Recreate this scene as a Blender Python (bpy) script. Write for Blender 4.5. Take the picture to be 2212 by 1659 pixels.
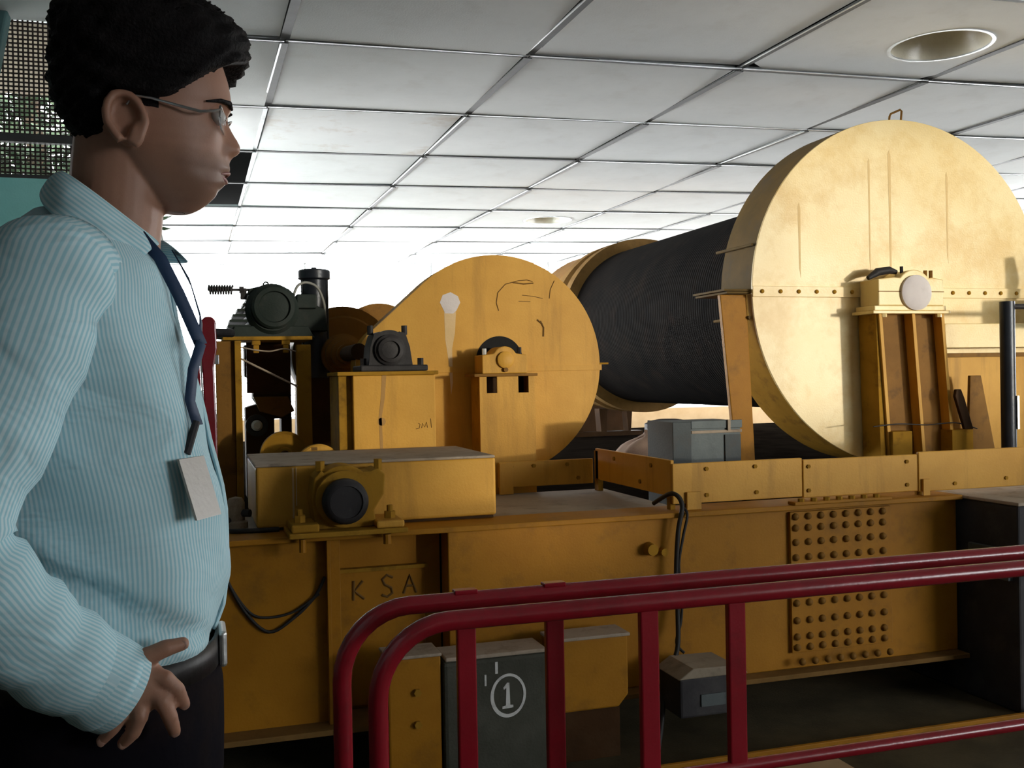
import bpy, bmesh, math, random
from mathutils import Vector, Matrix
random.seed(7)
R = math.radians
for o in list(bpy.data.objects): bpy.data.objects.remove(o)
S = bpy.context.scene
C = S.collection

# ------------------------------------------------------------------ camera
cam_d = bpy.data.cameras.new('camera'); cam = bpy.data.objects.new('camera', cam_d); C.objects.link(cam)
yaw, pitch, roll = R(17.40), R(-0.37), R(-1.06)
f = Vector((math.sin(yaw)*math.cos(pitch), math.cos(yaw)*math.cos(pitch), math.sin(pitch)))
r = Vector((math.cos(yaw), -math.sin(yaw), 0)); u = r.cross(f)
r2 = r*math.cos(roll) + u*math.sin(roll); u2 = u*math.cos(roll) - r*math.sin(roll)
cam.matrix_world = Matrix(((r2.x, u2.x, -f.x, 0), (r2.y, u2.y, -f.y, 0), (r2.z, u2.z, -f.z, 1.27), (0, 0, 0, 1)))
cam_d.sensor_width = 36; cam_d.lens = 2200/2212*36; cam_d.clip_start = .05; cam_d.clip_end = 200
S.camera = cam

# ------------------------------------------------------------------ sky, sun, exposure
W = bpy.data.worlds.new('sky'); S.world = W; W.use_nodes = True
bg = W.node_tree.nodes['Background']; bg.inputs[0].default_value = (.96, .985, 1.0, 1); bg.inputs[1].default_value = 15.0
sun_d = bpy.data.lights.new('sun', 'SUN'); sun_d.energy = 1.75; sun_d.angle = R(2.6); sun_d.color = (1, .90, .70)
sun = bpy.data.objects.new('sun', sun_d); C.objects.link(sun)
SAZ, SEL = R(33), R(1.5)
sun.location = (9, -6, 3)
sun.rotation_euler = Vector((-math.sin(SAZ), math.cos(SAZ), -math.tan(SEL))).to_track_quat('-Z', 'Y').to_euler()
def portal(name, loc, look, sx, sy):
    d = bpy.data.lights.new(name, 'AREA'); d.shape = 'RECTANGLE'; d.size = sx; d.size_y = sy
    d.cycles.is_portal = True
    o = bpy.data.objects.new(name, d); C.objects.link(o); o.location = loc
    o.rotation_euler = Vector(look).to_track_quat('-Z', 'Z').to_euler()
portal('daylight_back', (4.3, 14.72, 1.88), (0, -1, 0), 9.1, 2.4)
portal('daylight_front', (8.0, -4.12, 1.9), (0, 1, 0), 5.0, 2.1)
portal('added_daylight_left', (-.37, 10.3, 1.78), (1, 0, 0), 8.2, 2.05)  # guides sky through the added left window
portal('added_daylight_right', (11.3, 9.25, 1.85), (-1, 0, 0), 9.5, 2.1)  # guides sky through the added right opening
portal('daylight_mesh', (-1.9, 4.85, 2.5), (0, -1, 0), 3.6, .68)
S.view_settings.view_transform = 'Standard'; S.view_settings.look = 'None'
S.view_settings.exposure = 0.0; S.view_settings.gamma = 1.0
S.view_settings.use_curve_mapping = False
S.cycles.max_bounces = 7; S.cycles.diffuse_bounces = 3; S.cycles.glossy_bounces = 2; S.cycles.transmission_bounces = 4

# ------------------------------------------------------------------ helpers
class MB:
    def __init__(s): s.v = []; s.f = []; s.uv = []
    def add(s, vs, fs, uvs=None):
        n = len(s.v); s.v += [tuple(v) for v in vs]; s.f += [tuple(i+n for i in q) for q in fs]
        s.uv += uvs if uvs else [(0, 0)]*len(vs)
        return s
    def box(s, x0, x1, y0, y1, z0, z1):
        return s.add([(x0,y0,z0),(x1,y0,z0),(x1,y1,z0),(x0,y1,z0),(x0,y0,z1),(x1,y0,z1),(x1,y1,z1),(x0,y1,z1)],
                     [(0,3,2,1),(4,5,6,7),(0,1,5,4),(1,2,6,5),(2,3,7,6),(3,0,4,7)])
    def prism(s, pts, a0, a1, ax='y'):
        n = len(pts)
        def mk(p, a):
            return (p[0], a, p[1]) if ax == 'y' else ((a, p[0], p[1]) if ax == 'x' else (p[0], p[1], a))
        vs = [mk(p, a0) for p in pts] + [mk(p, a1) for p in pts]
        fs = [tuple(range(n)), tuple(range(2*n-1, n-1, -1))] + [(i, (i+1) % n, n+(i+1) % n, n+i) for i in range(n)]
        return s.add(vs, fs)
    def cyl(s, p0, p1, r0, r1=None, n=24):
        return s.tube([p0, p1], [r0, r0 if r1 is None else r1], n)
    def tube(s, path, rad, n=10, closed=False, flat=None):
        P = [Vector(p) for p in path]; m = len(P)
        if not isinstance(rad, (list, tuple)): rad = [rad]*m
        prev = None; vs = []; L = 0; uvs = []
        for i, p in enumerate(P):
            if closed: t = (P[(i+1) % m]-P[i-1])
            else: t = (P[min(i+1, m-1)]-P[max(i-1, 0)])
            t.normalize()
            if prev is None:
                a = Vector((0, 0, 1)) if abs(t.z) < .9 else Vector((1, 0, 0))
                prev = t.cross(a).normalized()
            prev = (prev - t*prev.dot(t)).normalized(); b = t.cross(prev)
            if i: L += (P[i]-P[i-1]).length
            for k in range(n):
                an = 2*math.pi*k/n
                vs.append(p + (prev*math.cos(an) + b*math.sin(an)*(flat or 1))*rad[i]); uvs.append((an*.05, L))
        fs = []
        for i in range(m if closed else m-1):
            j = (i+1) % m
            for k in range(n): fs.append((i*n+k, i*n+(k+1) % n, j*n+(k+1) % n, j*n+k))
        if not closed:
            fs.append(tuple(range(n-1, -1, -1))); fs.append(tuple((m-1)*n+k for k in range(n)))
        return s.add(vs, fs, uvs)
    def lathe(s, prof, o, ax='y', n=40):
        # prof: list of (radius, distance along axis); closed at both ends when radius 0
        vs = []; o = Vector(o)
        for rr, t in prof:
            for k in range(n):
                a = 2*math.pi*k/n; c, q = rr*math.cos(a), rr*math.sin(a)
                vs.append(o + (Vector((c, t, q)) if ax == 'y' else Vector((t, c, q)) if ax == 'x' else Vector((c, q, t))))
        fs = []; m = len(prof)
        for i in range(m-1):
            for k in range(n): fs.append((i*n+k, i*n+(k+1) % n, (i+1)*n+(k+1) % n, (i+1)*n+k))
        fs.append(tuple(range(n))); fs.append(tuple((m-1)*n+k for k in range(n)))
        return s.add(vs, fs)
    def ring(s, o, ri, ro, a0, a1, ax='y', n=48):
        return s.hollow([(ri, a0), (ro, a0), (ro, a1), (ri, a1)], o, ax, n)
    def hollow(s, prof, o, ax='y', n=48, t0=0, t1=360):
        vs = []; o = Vector(o); full = abs(t1-t0-360) < 1e-6; m = len(prof); cnt = n if full else n+1
        for k in range(cnt):
            a = R(t0 + (t1-t0)*k/n)
            for rr, t in prof:
                c, q = rr*math.cos(a), rr*math.sin(a)
                vs.append(o + (Vector((c, t, q)) if ax == 'y' else Vector((t, c, q)) if ax == 'x' else Vector((c, q, t))))
        fs = []
        for k in range(n):
            k2 = (k+1) % cnt
            for i in range(m): fs.append((k*m+i, k*m+(i+1) % m, k2*m+(i+1) % m, k2*m+i))
        if not full: fs.append(tuple(range(m))); fs.append(tuple((cnt-1)*m+i for i in range(m)))
        return s.add(vs, fs)

def obj(name, mb, mat, parent=None, smooth=None, bevel=0, uv=False, seg=2, fixn=True):
    me = bpy.data.meshes.new(name); me.from_pydata(mb.v, [], mb.f)
    if uv:
        l = me.uv_layers.new(name='uv')
        for lp in me.loops: l.data[lp.index].uv = mb.uv[lp.vertex_index]
    if fixn:
        bm = bmesh.new(); bm.from_mesh(me); bmesh.ops.recalc_face_normals(bm, faces=bm.faces); bm.to_mesh(me); bm.free()
    me.update()
    if smooth is not None:
        for p in me.polygons: p.use_smooth = True
        me.set_sharp_from_angle(angle=R(smooth))
    o = bpy.data.objects.new(name, me); C.objects.link(o); me.materials.append(mat)
    if parent is not None:
        o.parent = parent; o.location = -wloc(parent)
    if bevel:
        b = o.modifiers.new('bevel', 'BEVEL'); b.width = bevel; b.segments = seg; b.limit_method = 'ANGLE'; b.angle_limit = R(40)
    return o
def wloc(o):
    v = Vector(o.location)
    while o.parent is not None: o = o.parent; v = v + o.location
    return v
def tag(o, label=None, cat=None, group=None, kind=None):
    if label: o['label'] = label
    if cat: o['category'] = cat
    if group: o['group'] = group
    if kind: o['kind'] = kind
    return o
def thing(name, label, cat, loc=(0, 0, 0), group=None):
    o = bpy.data.objects.new(name, None); C.objects.link(o); o.location = loc; o.empty_display_size = .1
    return tag(o, label, cat, group)
def clone(o, parent, off):
    c = o.copy(); C.objects.link(c); c.parent = parent; c.location = Vector(o.location) + Vector(off); return c
def circle(cx, cz, rr, a0=0, a1=360, n=64):
    full = abs(a1-a0-360) < 1e-6
    return [(cx+rr*math.cos(R(a0+(a1-a0)*k/n)), cz+rr*math.sin(R(a0+(a1-a0)*k/n))) for k in range(n if full else n+1)]

# ------------------------------------------------------------------ materials
def nd(nt, t, **k):
    n = nt.nodes.new(t)
    for a, v in k.items():
        if a.startswith('i_'): n.inputs[a[2:].replace('_', ' ')].default_value = v
        else: setattr(n, a, v)
    return n
def mat_base(name):
    m = bpy.data.materials.new(name); m.use_nodes = True; nt = m.node_tree
    return m, nt, nt.nodes['Principled BSDF']
def rgb(c): return (c[0], c[1], c[2], 1)
def paint(name, c1, c2, rough=.5, scale=5, dirt=(.08, .045, .02), damt=.35, dscale=9, streak=0, metal=0, bump=.15, spec=.4, vec='Object', fine=120, dlo=.52):
    m, nt, b = mat_base(name); L = nt.links
    tc = nd(nt, 'ShaderNodeTexCoord')
    n1 = nd(nt, 'ShaderNodeTexNoise', i_Scale=scale, i_Detail=6.0, i_Roughness=.6); L.new(tc.outputs[vec], n1.inputs['Vector'])
    r1 = nd(nt, 'ShaderNodeValToRGB'); r1.color_ramp.elements[0].position = .35; r1.color_ramp.elements[1].position = .68
    r1.color_ramp.elements[0].color = rgb(c1); r1.color_ramp.elements[1].color = rgb(c2); L.new(n1.outputs['Fac'], r1.inputs[0])
    mp = nd(nt, 'ShaderNodeMapping'); mp.inputs['Scale'].default_value = (1, 1, .12) if streak else (1, 1, 1)
    mp.inputs['Location'].default_value = (3.1, 1.7, .4)
    L.new(tc.outputs[vec], mp.inputs['Vector'])
    n2 = nd(nt, 'ShaderNodeTexNoise', i_Scale=dscale, i_Detail=9.0, i_Roughness=.68); L.new(mp.outputs[0], n2.inputs['Vector'])
    r2_ = nd(nt, 'ShaderNodeMapRange'); r2_.inputs[1].default_value = dlo; r2_.inputs[2].default_value = dlo+.2; r2_.inputs[4].default_value = damt
    L.new(n2.outputs['Fac'], r2_.inputs[0])
    mx = nd(nt, 'ShaderNodeMix', data_type='RGBA'); L.new(r2_.outputs[0], mx.inputs[0]); L.new(r1.outputs[0], mx.inputs[6]); mx.inputs[7].default_value = rgb(dirt)
    L.new(mx.outputs[2], b.inputs['Base Color'])
    n3 = nd(nt, 'ShaderNodeTexNoise', i_Scale=fine, i_Detail=3.0); L.new(tc.outputs[vec], n3.inputs['Vector'])
    bp = nd(nt, 'ShaderNodeBump', i_Strength=bump, i_Distance=.004); L.new(n3.outputs['Fac'], bp.inputs['Height']); L.new(bp.outputs[0], b.inputs['Normal'])
    b.inputs['Roughness'].default_value = rough; b.inputs['Metallic'].default_value = metal; b.inputs['Specular IOR Level'].default_value = spec
    return m
M = {}
M['yellow'] = paint('machine_yellow_paint', (.56, .285, .038), (.64, .34, .052), rough=.5, spec=.22, dirt=(.20, .10, .015), damt=.45, streak=1)
M['yellow_deep'] = paint('girder_ochre_paint', (.34, .142, .008), (.40, .175, .011), rough=.55, spec=.18, dirt=(.10, .055, .015), damt=.5, dscale=6)
M['yellow_pale'] = paint('faded_yellow_paint', (.84, .62, .25), (.90, .73, .38), rough=.36, dirt=(.70, .44, .11), damt=.75, dscale=3.2, streak=0, scale=2.2, dlo=.47)
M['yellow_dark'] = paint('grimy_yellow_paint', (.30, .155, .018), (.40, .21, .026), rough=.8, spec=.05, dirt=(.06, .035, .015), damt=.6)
M['brown'] = paint('brown_oily_shade_paint', (.19, .088, .014), (.25, .12, .022), rough=.6, spec=.15, dirt=(.05, .028, .014), damt=.6)  # real brown parts, plus the painted shade of web and rivets
M['flange'] = paint('brown_flange_paint', (.17, .095, .030), (.24, .135, .045), rough=.8, spec=.05, dirt=(.09, .05, .02), damt=.6)  # the drum flange's shade is put into this brown
M['rim'] = paint('dusty_shaded_rim_paint', (.10, .065, .022), (.15, .09, .026), rough=.75, spec=.12, dirt=(.09, .07, .05), damt=.8, dscale=5)  # dust, with the rim's shade darkened into the base colour
M['dust'] = paint('grey_dust_on_steel', (.36, .29, .22), (.44, .36, .28), rough=.9, dirt=(.13, .10, .075), damt=.6, dscale=14, spec=.1)
M['deck'] = paint('greasy_deck_plate', (.26, .21, .155), (.35, .29, .215), rough=.85, dirt=(.10, .08, .055), damt=.7, dscale=7, spec=.15)
M['black'] = paint('black_greasy_iron', (.018, .017, .018), (.038, .034, .035), rough=.55, spec=.2, dirt=(.075, .07, .07), damt=.4, dscale=14)
M['motor'] = paint('dark_green_motor_paint', (.010, .017, .014), (.022, .031, .027), rough=.6, spec=.2, dirt=(.06, .055, .05), damt=.5)
M['steelblue'] = paint('dark_steel_cylinder', (.018, .022, .03), (.035, .04, .05), rough=.35, damt=.3, metal=.3)
M['darkbrown'] = paint('dark_brown_steel', (.035, .016, .005), (.06, .027, .009), rough=.7, spec=.12, damt=.4)
M['bed'] = paint('oily_bed', (.006, .0045, .0035), (.013, .010, .0075), rough=1, damt=.3, dirt=(.02, .015, .012), spec=0)
M['pier'] = paint('dark_pier_steel', (.022, .021, .024), (.045, .042, .045), rough=.75, dirt=(.12, .11, .10), damt=.35, dscale=5)
M['concrete'] = paint('green_grey_concrete', (.055, .056, .043), (.09, .09, .072), rough=.9, dirt=(.05, .05, .04), damt=.5, spec=.1, bump=.4)
M['red'] = paint('glossy_red_paint', (.25, .007, .015), (.31, .011, .022), rough=.24, dirt=(.09, .01, .012), damt=.45, bump=.08, spec=.6)
M['steel'] = paint('bare_bright_steel', (.45, .45, .44), (.55, .55, .54), rough=.35, metal=.8, damt=.2)
M['zinc'] = paint('galvanised_sheet', (.07, .085, .088), (.12, .14, .143), rough=.6, dirt=(.06, .07, .07), damt=.6, metal=.35, dscale=18)
M['zincdark'] = paint('sheet_dark', (.03, .042, .046), (.05, .065, .07), rough=.6, damt=.3)
M['tile'] = paint('ceiling_tile_board', (.76, .78, .78), (.82, .84, .84), rough=.95, dirt=(.62, .61, .58), damt=.4, dscale=2.5, spec=.05, bump=.2, scale=2)
M['tilestain'] = paint('stained_ceiling_tile', (.76, .78, .78), (.82, .84, .84), rough=.95, dirt=(.46, .34, .22), damt=.75, dscale=1.6, spec=.05, scale=2, dlo=.5)
M['alu'] = paint('aluminium_tee_bar', (.62, .66, .68), (.72, .76, .78), rough=.32, metal=.55, damt=.25)
M['alu_dull'] = paint('dull_aluminium_bar', (.30, .33, .34), (.42, .45, .46), rough=.45, metal=.3, damt=.5, dscale=6)
M['bar_dark'] = paint('dark_gap_and_frame', (.03, .03, .03), (.06, .06, .06), rough=.6, damt=.2)  # paints the dark of the tile gaps; also the mesh opening's frame
M['plenum'] = paint('dark_roof_void', (.01, .01, .01), (.015, .015, .015), rough=1, damt=0)  # near-black colour paints the dark of the roof void
M['floor'] = paint('dusty_concrete_floor', (.058, .046, .026), (.09, .072, .040), rough=.9, dirt=(.025, .021, .015), damt=.6, dscale=3, spec=.15, bump=.3)
M['cream'] = paint('cream_wall_paint', (.40, .27, .14), (.46, .32, .18), rough=.8, damt=.2, dirt=(.25, .16, .08))
M['white'] = paint('dull_wall_paint', (.32, .34, .32), (.38, .40, .38), rough=.85, damt=.15, dirt=(.22, .21, .18))
M['teal'] = paint('teal_wall_paint', (.27, .68, .64), (.32, .74, .70), rough=.6, damt=.15, dirt=(.2, .5, .48))
M['tealdark'] = paint('dull_teal_post', (.06, .13, .13), (.08, .16, .16), rough=.7, damt=.2)
M['louvre'] = paint('frosted_louvre', (.66, .68, .68), (.72, .74, .74), rough=.4, damt=.1, dirt=(.4, .4, .4))
M['meshwire'] = paint('rusty_mesh_wire', (.035, .026, .022), (.05, .036, .03), rough=.8, damt=.2)
M['eave'] = paint('brown_eave_board', (.10, .070, .045), (.14, .098, .062), rough=.9, damt=.4)
M['leaf'] = paint('dark_leaf', (.02, .04, .018), (.035, .06, .025), rough=.7, damt=.2)
M['cable'] = paint('black_cable', (.014, .013, .012), (.025, .022, .02), rough=.6, damt=.2)
M['whitepaint'] = paint('white_hand_paint', (.62, .62, .60), (.72, .72, .70), rough=.8, dirt=(.25, .25, .23), damt=.5, dscale=40, dlo=.48)
M['lilac'] = paint('pale_paint_splash', (.62, .56, .55), (.72, .66, .64), rough=.7, damt=.15)
M['lilacthin'] = paint('thin_paint_run', (.66, .46, .22), (.70, .50, .28), rough=.7, damt=.1)
M['scuff'] = paint('dark_scuff', (.13, .065, .012), (.20, .10, .018), rough=.8, damt=.1)
M['rust'] = paint('brown_streak', (.36, .19, .05), (.42, .23, .06), rough=.7, damt=.1)
M['sack'] = paint('dusty_pink_sack', (.30, .20, .15), (.40, .28, .21), rough=.95, dirt=(.2, .08, .07), damt=.5)
M['cupwhite'] = paint('cream_reflector', (.62, .58, .46), (.68, .64, .52), rough=.25, dirt=(.3, .2, .1), damt=.25, spec=.7)
M['plastic'] = paint('white_plastic', (.62, .62, .60), (.7, .7, .68), rough=.4, damt=.1)
M['hose'] = paint('pale_hose', (.24, .24, .22), (.3, .3, .27), rough=.5, damt=.2)
def rope_mat():
    m = paint('black_wound_rope', (.0025, .002, .0018), (.007, .0055, .0045), rough=.9, spec=.04, dirt=(.016, .010, .007), damt=.6, dscale=5)
    nt = m.node_tree; b = nt.nodes['Principled BSDF']; tc = nt.nodes['Texture Coordinate']
    wv = nd(nt, 'ShaderNodeTexWave', bands_direction='Y', i_Scale=11.0, i_Distortion=.4)
    nt.links.new(tc.outputs['Object'], wv.inputs['Vector'])
    bp = nd(nt, 'ShaderNodeBump', i_Strength=.35, i_Distance=.006); nt.links.new(wv.outputs['Fac'], bp.inputs['Height']); nt.links.new(bp.outputs[0], b.inputs['Normal'])
    return m
M['rope'] = rope_mat()

# ================================================================== THE ROOM
def zc(x, y): return 2.865 + .0174*x + .0037*(y-7.2)
XL, XR, YF, YB = -4.5, 11.2, -4.0, 14.6
XW = -.30                        # inner left wall running back from the screen wall
tag(obj('floor', MB().box(XL-.2, XR+.2, YF-.2, YB+.2, -.2, 0), M['floor']), 'dusty dark concrete floor', kind='structure')
# ceiling: dark roof slab with hung tiles and tee bars
ceil = obj('ceiling', MB().box(XL-.2, XR+.2, YF-.2, 4.78, 3.45, 3.55).box(XW-.2, XR+.2, 4.78, YB+.2, 3.45, 3.55), M['plenum'])
tag(ceil, 'suspended ceiling of large grey tiles in aluminium bars', kind='structure')
T = 1.2
ax = [(-.634+i)*T for i in range(-3, 11)]
by = [(3.043+j)*T for j in range(-6, 11)]
lampxy = [(3.66, 4.29), (3.64, 10.24)]
LR = .245
def tile_mesh(kind, seed):
    rn = random.Random(seed); N = 6; h = T/2-.023; vs = []
    tx, ty = rn.uniform(-.006, .006), rn.uniform(-.006, .006); sag = rn.uniform(.002, .014)
    for j in range(N+1):
        for i in range(N+1):
            a, b = -1+2*i/N, -1+2*j/N
            vs.append((a*h, b*h, -sag*(1-a*a)*(1-b*b) + tx*a + ty*b))
    fs = [(j*(N+1)+i, j*(N+1)+i+1, (j+1)*(N+1)+i+1, (j+1)*(N+1)+i) for j in range(N) for i in range(N)]
    n = len(vs); vs += [(x, y, .022) for x, y in ((-h, -h), (h, -h), (h, h), (-h, h))]
    c = [0, N, (N+1)*(N+1)-1, N*(N+1)]
    fs += [(c[k], c[(k+1) % 4], n+(k+1) % 4, n+k) for k in range(4)] + [(n, n+1, n+2, n+3)]
    mb = MB().add(vs, fs); return mb
def hole_tile(dx, dy):
    h = T/2-.023; n = 48; mb = MB(); vs = []
    for k in range(n):
        a = 2*math.pi*k/n; c, s_ = math.cos(a), math.sin(a)
        vs.append((dx+LR*c, dy+LR*s_, 0)); vs.append((dx+LR*c, dy+LR*s_, .022))
        q = 1e9
        if c > 1e-9: q = min(q, (h-dx)/c)
        if c < -1e-9: q = min(q, (-h-dx)/c)
        if s_ > 1e-9: q = min(q, (h-dy)/s_)
        if s_ < -1e-9: q = min(q, (-h-dy)/s_)
        vs.append((dx+q*c, dy+q*s_, 0)); vs.append((dx+q*c, dy+q*s_, .022))
    fs = []
    for k in range(n):
        a, b = 4*k, 4*((k+1) % n)
        fs += [(a, b, b+2, a+2), (a+1, a+3, b+3, b+1), (a, a+1, b+1, b), (a+2, b+2, b+3, a+3)]
    return mb.add(vs, fs)
variants = []
def tilt_at(o, x, y):
    o.location = (x, y, zc(x, y)); o.rotation_euler = (math.atan(.0037), -math.atan(.0174), 0)
for i in range(len(ax)-1):
    for j in range(len(by)-1):
        x, y = (ax[i]+ax[i+1])/2, (by[j]+by[j+1])/2
        if y > YB or y < -3 or x > XR or x < XL: continue
        if y > 4.9 and x < -.4 and x < XW-.4: continue
        ii, jj = i-3, j-6              # index of the bar on the near-left side in the measured grid
        if ii == 0 and jj in (3, 4): continue          # two tiles are missing here
        lamp = [l for l in lampxy if ax[i] < l[0] < ax[i+1] and by[j] < l[1] < by[j+1]]
        if lamp:
            o = obj('ceiling_tile', hole_tile(lamp[0][0]-x, lamp[0][1]-y), M['tile'], ceil)
        elif ii == 1 and jj == 2:
            o = obj('ceiling_tile', tile_mesh(0, 99), M['tilestain'], ceil, smooth=40); tag(o, 'water-stained tile')
        elif len(variants) < 7:
            o = obj('ceiling_tile', tile_mesh(0, len(variants)), M['tile'], ceil, smooth=40); variants.append(o.data)
        else:
            o = bpy.data.objects.new('ceiling_tile', random.choice(variants)); C.objects.link(o); o.parent = ceil
        tilt_at(o, x, y)
        if ii == 0 and y > 4.9: o.scale.x = (ax[i+1]-XW)/T; tilt_at(o, (ax[i+1]+XW)/2, y)
# tee bars: silver flange strips, a bit crooked, beside wide dark strips that paint the tile gaps
def bar_mesh(m, w): return obj('grid_bar', MB().box(-T/2+.004, T/2-.004, -w, w, -.006, -.001), m, ceil)
b_s, b_d, b_a = bar_mesh(M['alu'], .0042), bar_mesh(M['bar_dark'], .0215), bar_mesh(M['alu_dull'], .0125)
kinds = [b_s.data, b_d.data, b_a.data]; first = [b_s, b_d, b_a]; used = [0, 0, 0]
def put_bar(x, y, rz, k, off, sc=1):
    if not used[k]: o = first[k]; used[k] = 1
    else:
        o = bpy.data.objects.new('grid_bar', kinds[k]); C.objects.link(o); o.parent = ceil
    dx, dy = (off, 0) if rz else (0, off)
    o.location = (x+dx+(1-sc)*T/2, y+dy, zc(x, y)-.001-(.003 if k == 0 else 0)); o.scale.x = sc
    o.rotation_euler = (math.atan(.0037), -math.atan(.0174), (math.pi/2 if rz else 0)+random.uniform(-.006, .006))
for i in range(len(ax)):
    for j in range(len(by)):
        x, y = ax[i], by[j]
        if -1 < y < YB and XW < x < XR-.3 or (-1 < y < 4.6 and x > XL):
            if y+T/2 < YB:
                jj, ii = j-6, i-3
                silver = (ii == 1 and jj >= 2) or (ii == 2 and jj >= 2) or (ii == 3 and 3 <= jj < 5) or random.random() < .25
                if ii == 1 and jj >= 2: put_bar(x, y+T/2, 1, 2, random.uniform(-.003, .003))
                else:
                    put_bar(x, y+T/2, 1, 1, random.uniform(-.004, .004))
                    if silver: put_bar(x, y+T/2, 1, 0, -.014+random.uniform(-.004, .004))
        if -1 < y < YB and (XW-.6 < x < XR-T and (y > 4.7) or y < 4.6):
            silver = (j-6 in (1, 2) and i-3 >= 0) or (i-3 >= 3 and random.random() < .7) or random.random() < .2
            sc = 1 if x > XW or y < 4.7 else (x+T-XW)/T
            put_bar(x+T/2, y, 0, 1, random.uniform(-.005, .005), sc)
            if silver: put_bar(x+T/2, y, 0, 0, -.016+random.uniform(-.005, .005), sc)
# recessed lights
def recessed(x, y, label):
    t = thing('recessed_light', label, 'ceiling light', (x, y, zc(x, y)), 'recessed ceiling lights')
    z = zc(x, y)
    cup = MB().hollow([(LR-.004, -.004), (LR-.012, .05), (LR-.04, .13), (.14, .22), (.02, .26), (.02, .262), (.145, .225), (LR-.035, .135), (LR-.006, .05), (LR-.001, 0)], (x, y, z), 'z', 48)
    obj('reflector', cup, M['cupwhite'], t, smooth=50)
    obj('rim', MB().ring((x, y, z), LR-.006, LR+.012, -.006, .001, 'z'), M['alu'], t, smooth=40)
    obj('lamp_holder', MB().lathe([(0.001, .16), (.03, .165), (.03, .235), (.024, .26), (0.001, .262)], (x, y, z), 'z', 20), M['black'], t, smooth=40)
recessed(*lampxy[0], 'large unlit recessed ceiling light above the big yellow disc')
recessed(*lampxy[1], 'unlit recessed ceiling light farther back above the yellow gear guard')
# walls
def wall(name, mb, m, label): return tag(obj(name, mb, m), label, kind='structure')
H = 3.45
WX0, WX1, WZ0, WZ1 = XW+.02, 8.86, .74, 3.10
wall('wall_back', MB().box(XW-.2, WX0, YB, YB+.2, 0, H).box(WX1, XR+.2, YB, YB+.2, 0, H).box(WX0, WX1, YB, YB+.2, 0, WZ0).box(WX0, WX1, YB, YB+.2, WZ1, H), M['cream'], 'cream back wall under a long bright window')
wall('wall_right', MB().box(XR, XR+.2, YF-.2, 4.5, 0, H).box(XR, XR+.2, 14.0, YB, 0, H).box(XR, XR+.2, 4.5, 14.0, 0, .8).box(XR, XR+.2, 4.5, 14.0, 2.9, H), M['white'], 'pale right wall with a long opening added to brighten the ceiling')  # unseen opening, added for more light on the ceiling
# front wall (behind the camera) with the windows the low sun comes through
F0, F1 = 5.62, 10.4
wf = MB().box(XL-.2, F0, YF-.2, YF, 0, H).box(F1, XR, YF-.2, YF, 0, H).box(F0, F1, YF-.2, YF, 2.95, H)
wf.box(F0, 6.30, YF-.2, YF, 0, .87).box(6.30, F1, YF-.2, YF, 0, 1.18)
wall('wall_front', wf, M['white'], 'white wall behind the camera with windows')
wl = MB().box(XL-.2, XL, YF-.2, 4.87, 0, H)
wall('wall_left', wl, M['white'], 'white left wall')
wall('wall_inner', MB().box(XW-.12, XW, 4.87, 6.2, 0, H).box(XW-.12, XW, 14.4, YB, 0, H).box(XW-.12, XW, 6.2, 14.4, 0, .75).box(XW-.12, XW, 6.2, 14.4, 2.8, H), M['white'], 'white inner wall running back from the screen')
# screen wall: teal below, wire mesh above
SY = 4.75
ws = MB().box(XL, XW, SY, SY+.12, 0, 2.155).box(XW-.10, XW, SY, SY+.12, 2.155, H).box(XL, XW-.10, SY, SY+.12, 2.87, H)
wall('wall_screen', ws, M['teal'], 'teal painted wall below a wire mesh opening')
w5 = obj('window_mesh', MB().box(XL, XW-.10, SY+.02, SY+.09, 2.155, 2.175).box(XL, XW-.10, SY+.02, SY+.09, 2.85, 2.87), M['bar_dark'])
tag(w5, 'wire mesh opening above the teal wall', kind='structure')
obj('frame_bar', MB().box(XL, XW-.10, SY+.01, SY+.05, 2.312, 2.345), M['bar_dark'], w5)
mm = MB(); rn = random.Random(3)
x = -2.2
while x < XW-.10:
    mm.box(x, x+.0075, SY+.055, SY+.058, 2.17, 2.855); x += .020+rn.uniform(-.001, .001)
z = 2.185
while z < 2.85:
    mm.box(-2.2, XW-.10, SY+.0585, SY+.0615, z, z+.0075); z += .0185
tag(obj('wire_mesh', mm, M['meshwire'], w5), kind='stuff')
obj('frame_panel', MB().box(XL, -2.2, SY+.05, SY+.07, 2.17, 2.86), M['bar_dark'], w5)
tag(obj('trim_1', MB().prism([(-1.25, 0), (-.79, 0), (-.79, 2.35), (-.745, 2.6), (-.70, 2.83), (-1.25, 2.83)], SY-.10, SY-.005), M['tealdark'], bevel=.01), 'dull teal post beside the mesh opening', kind='structure')
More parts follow.
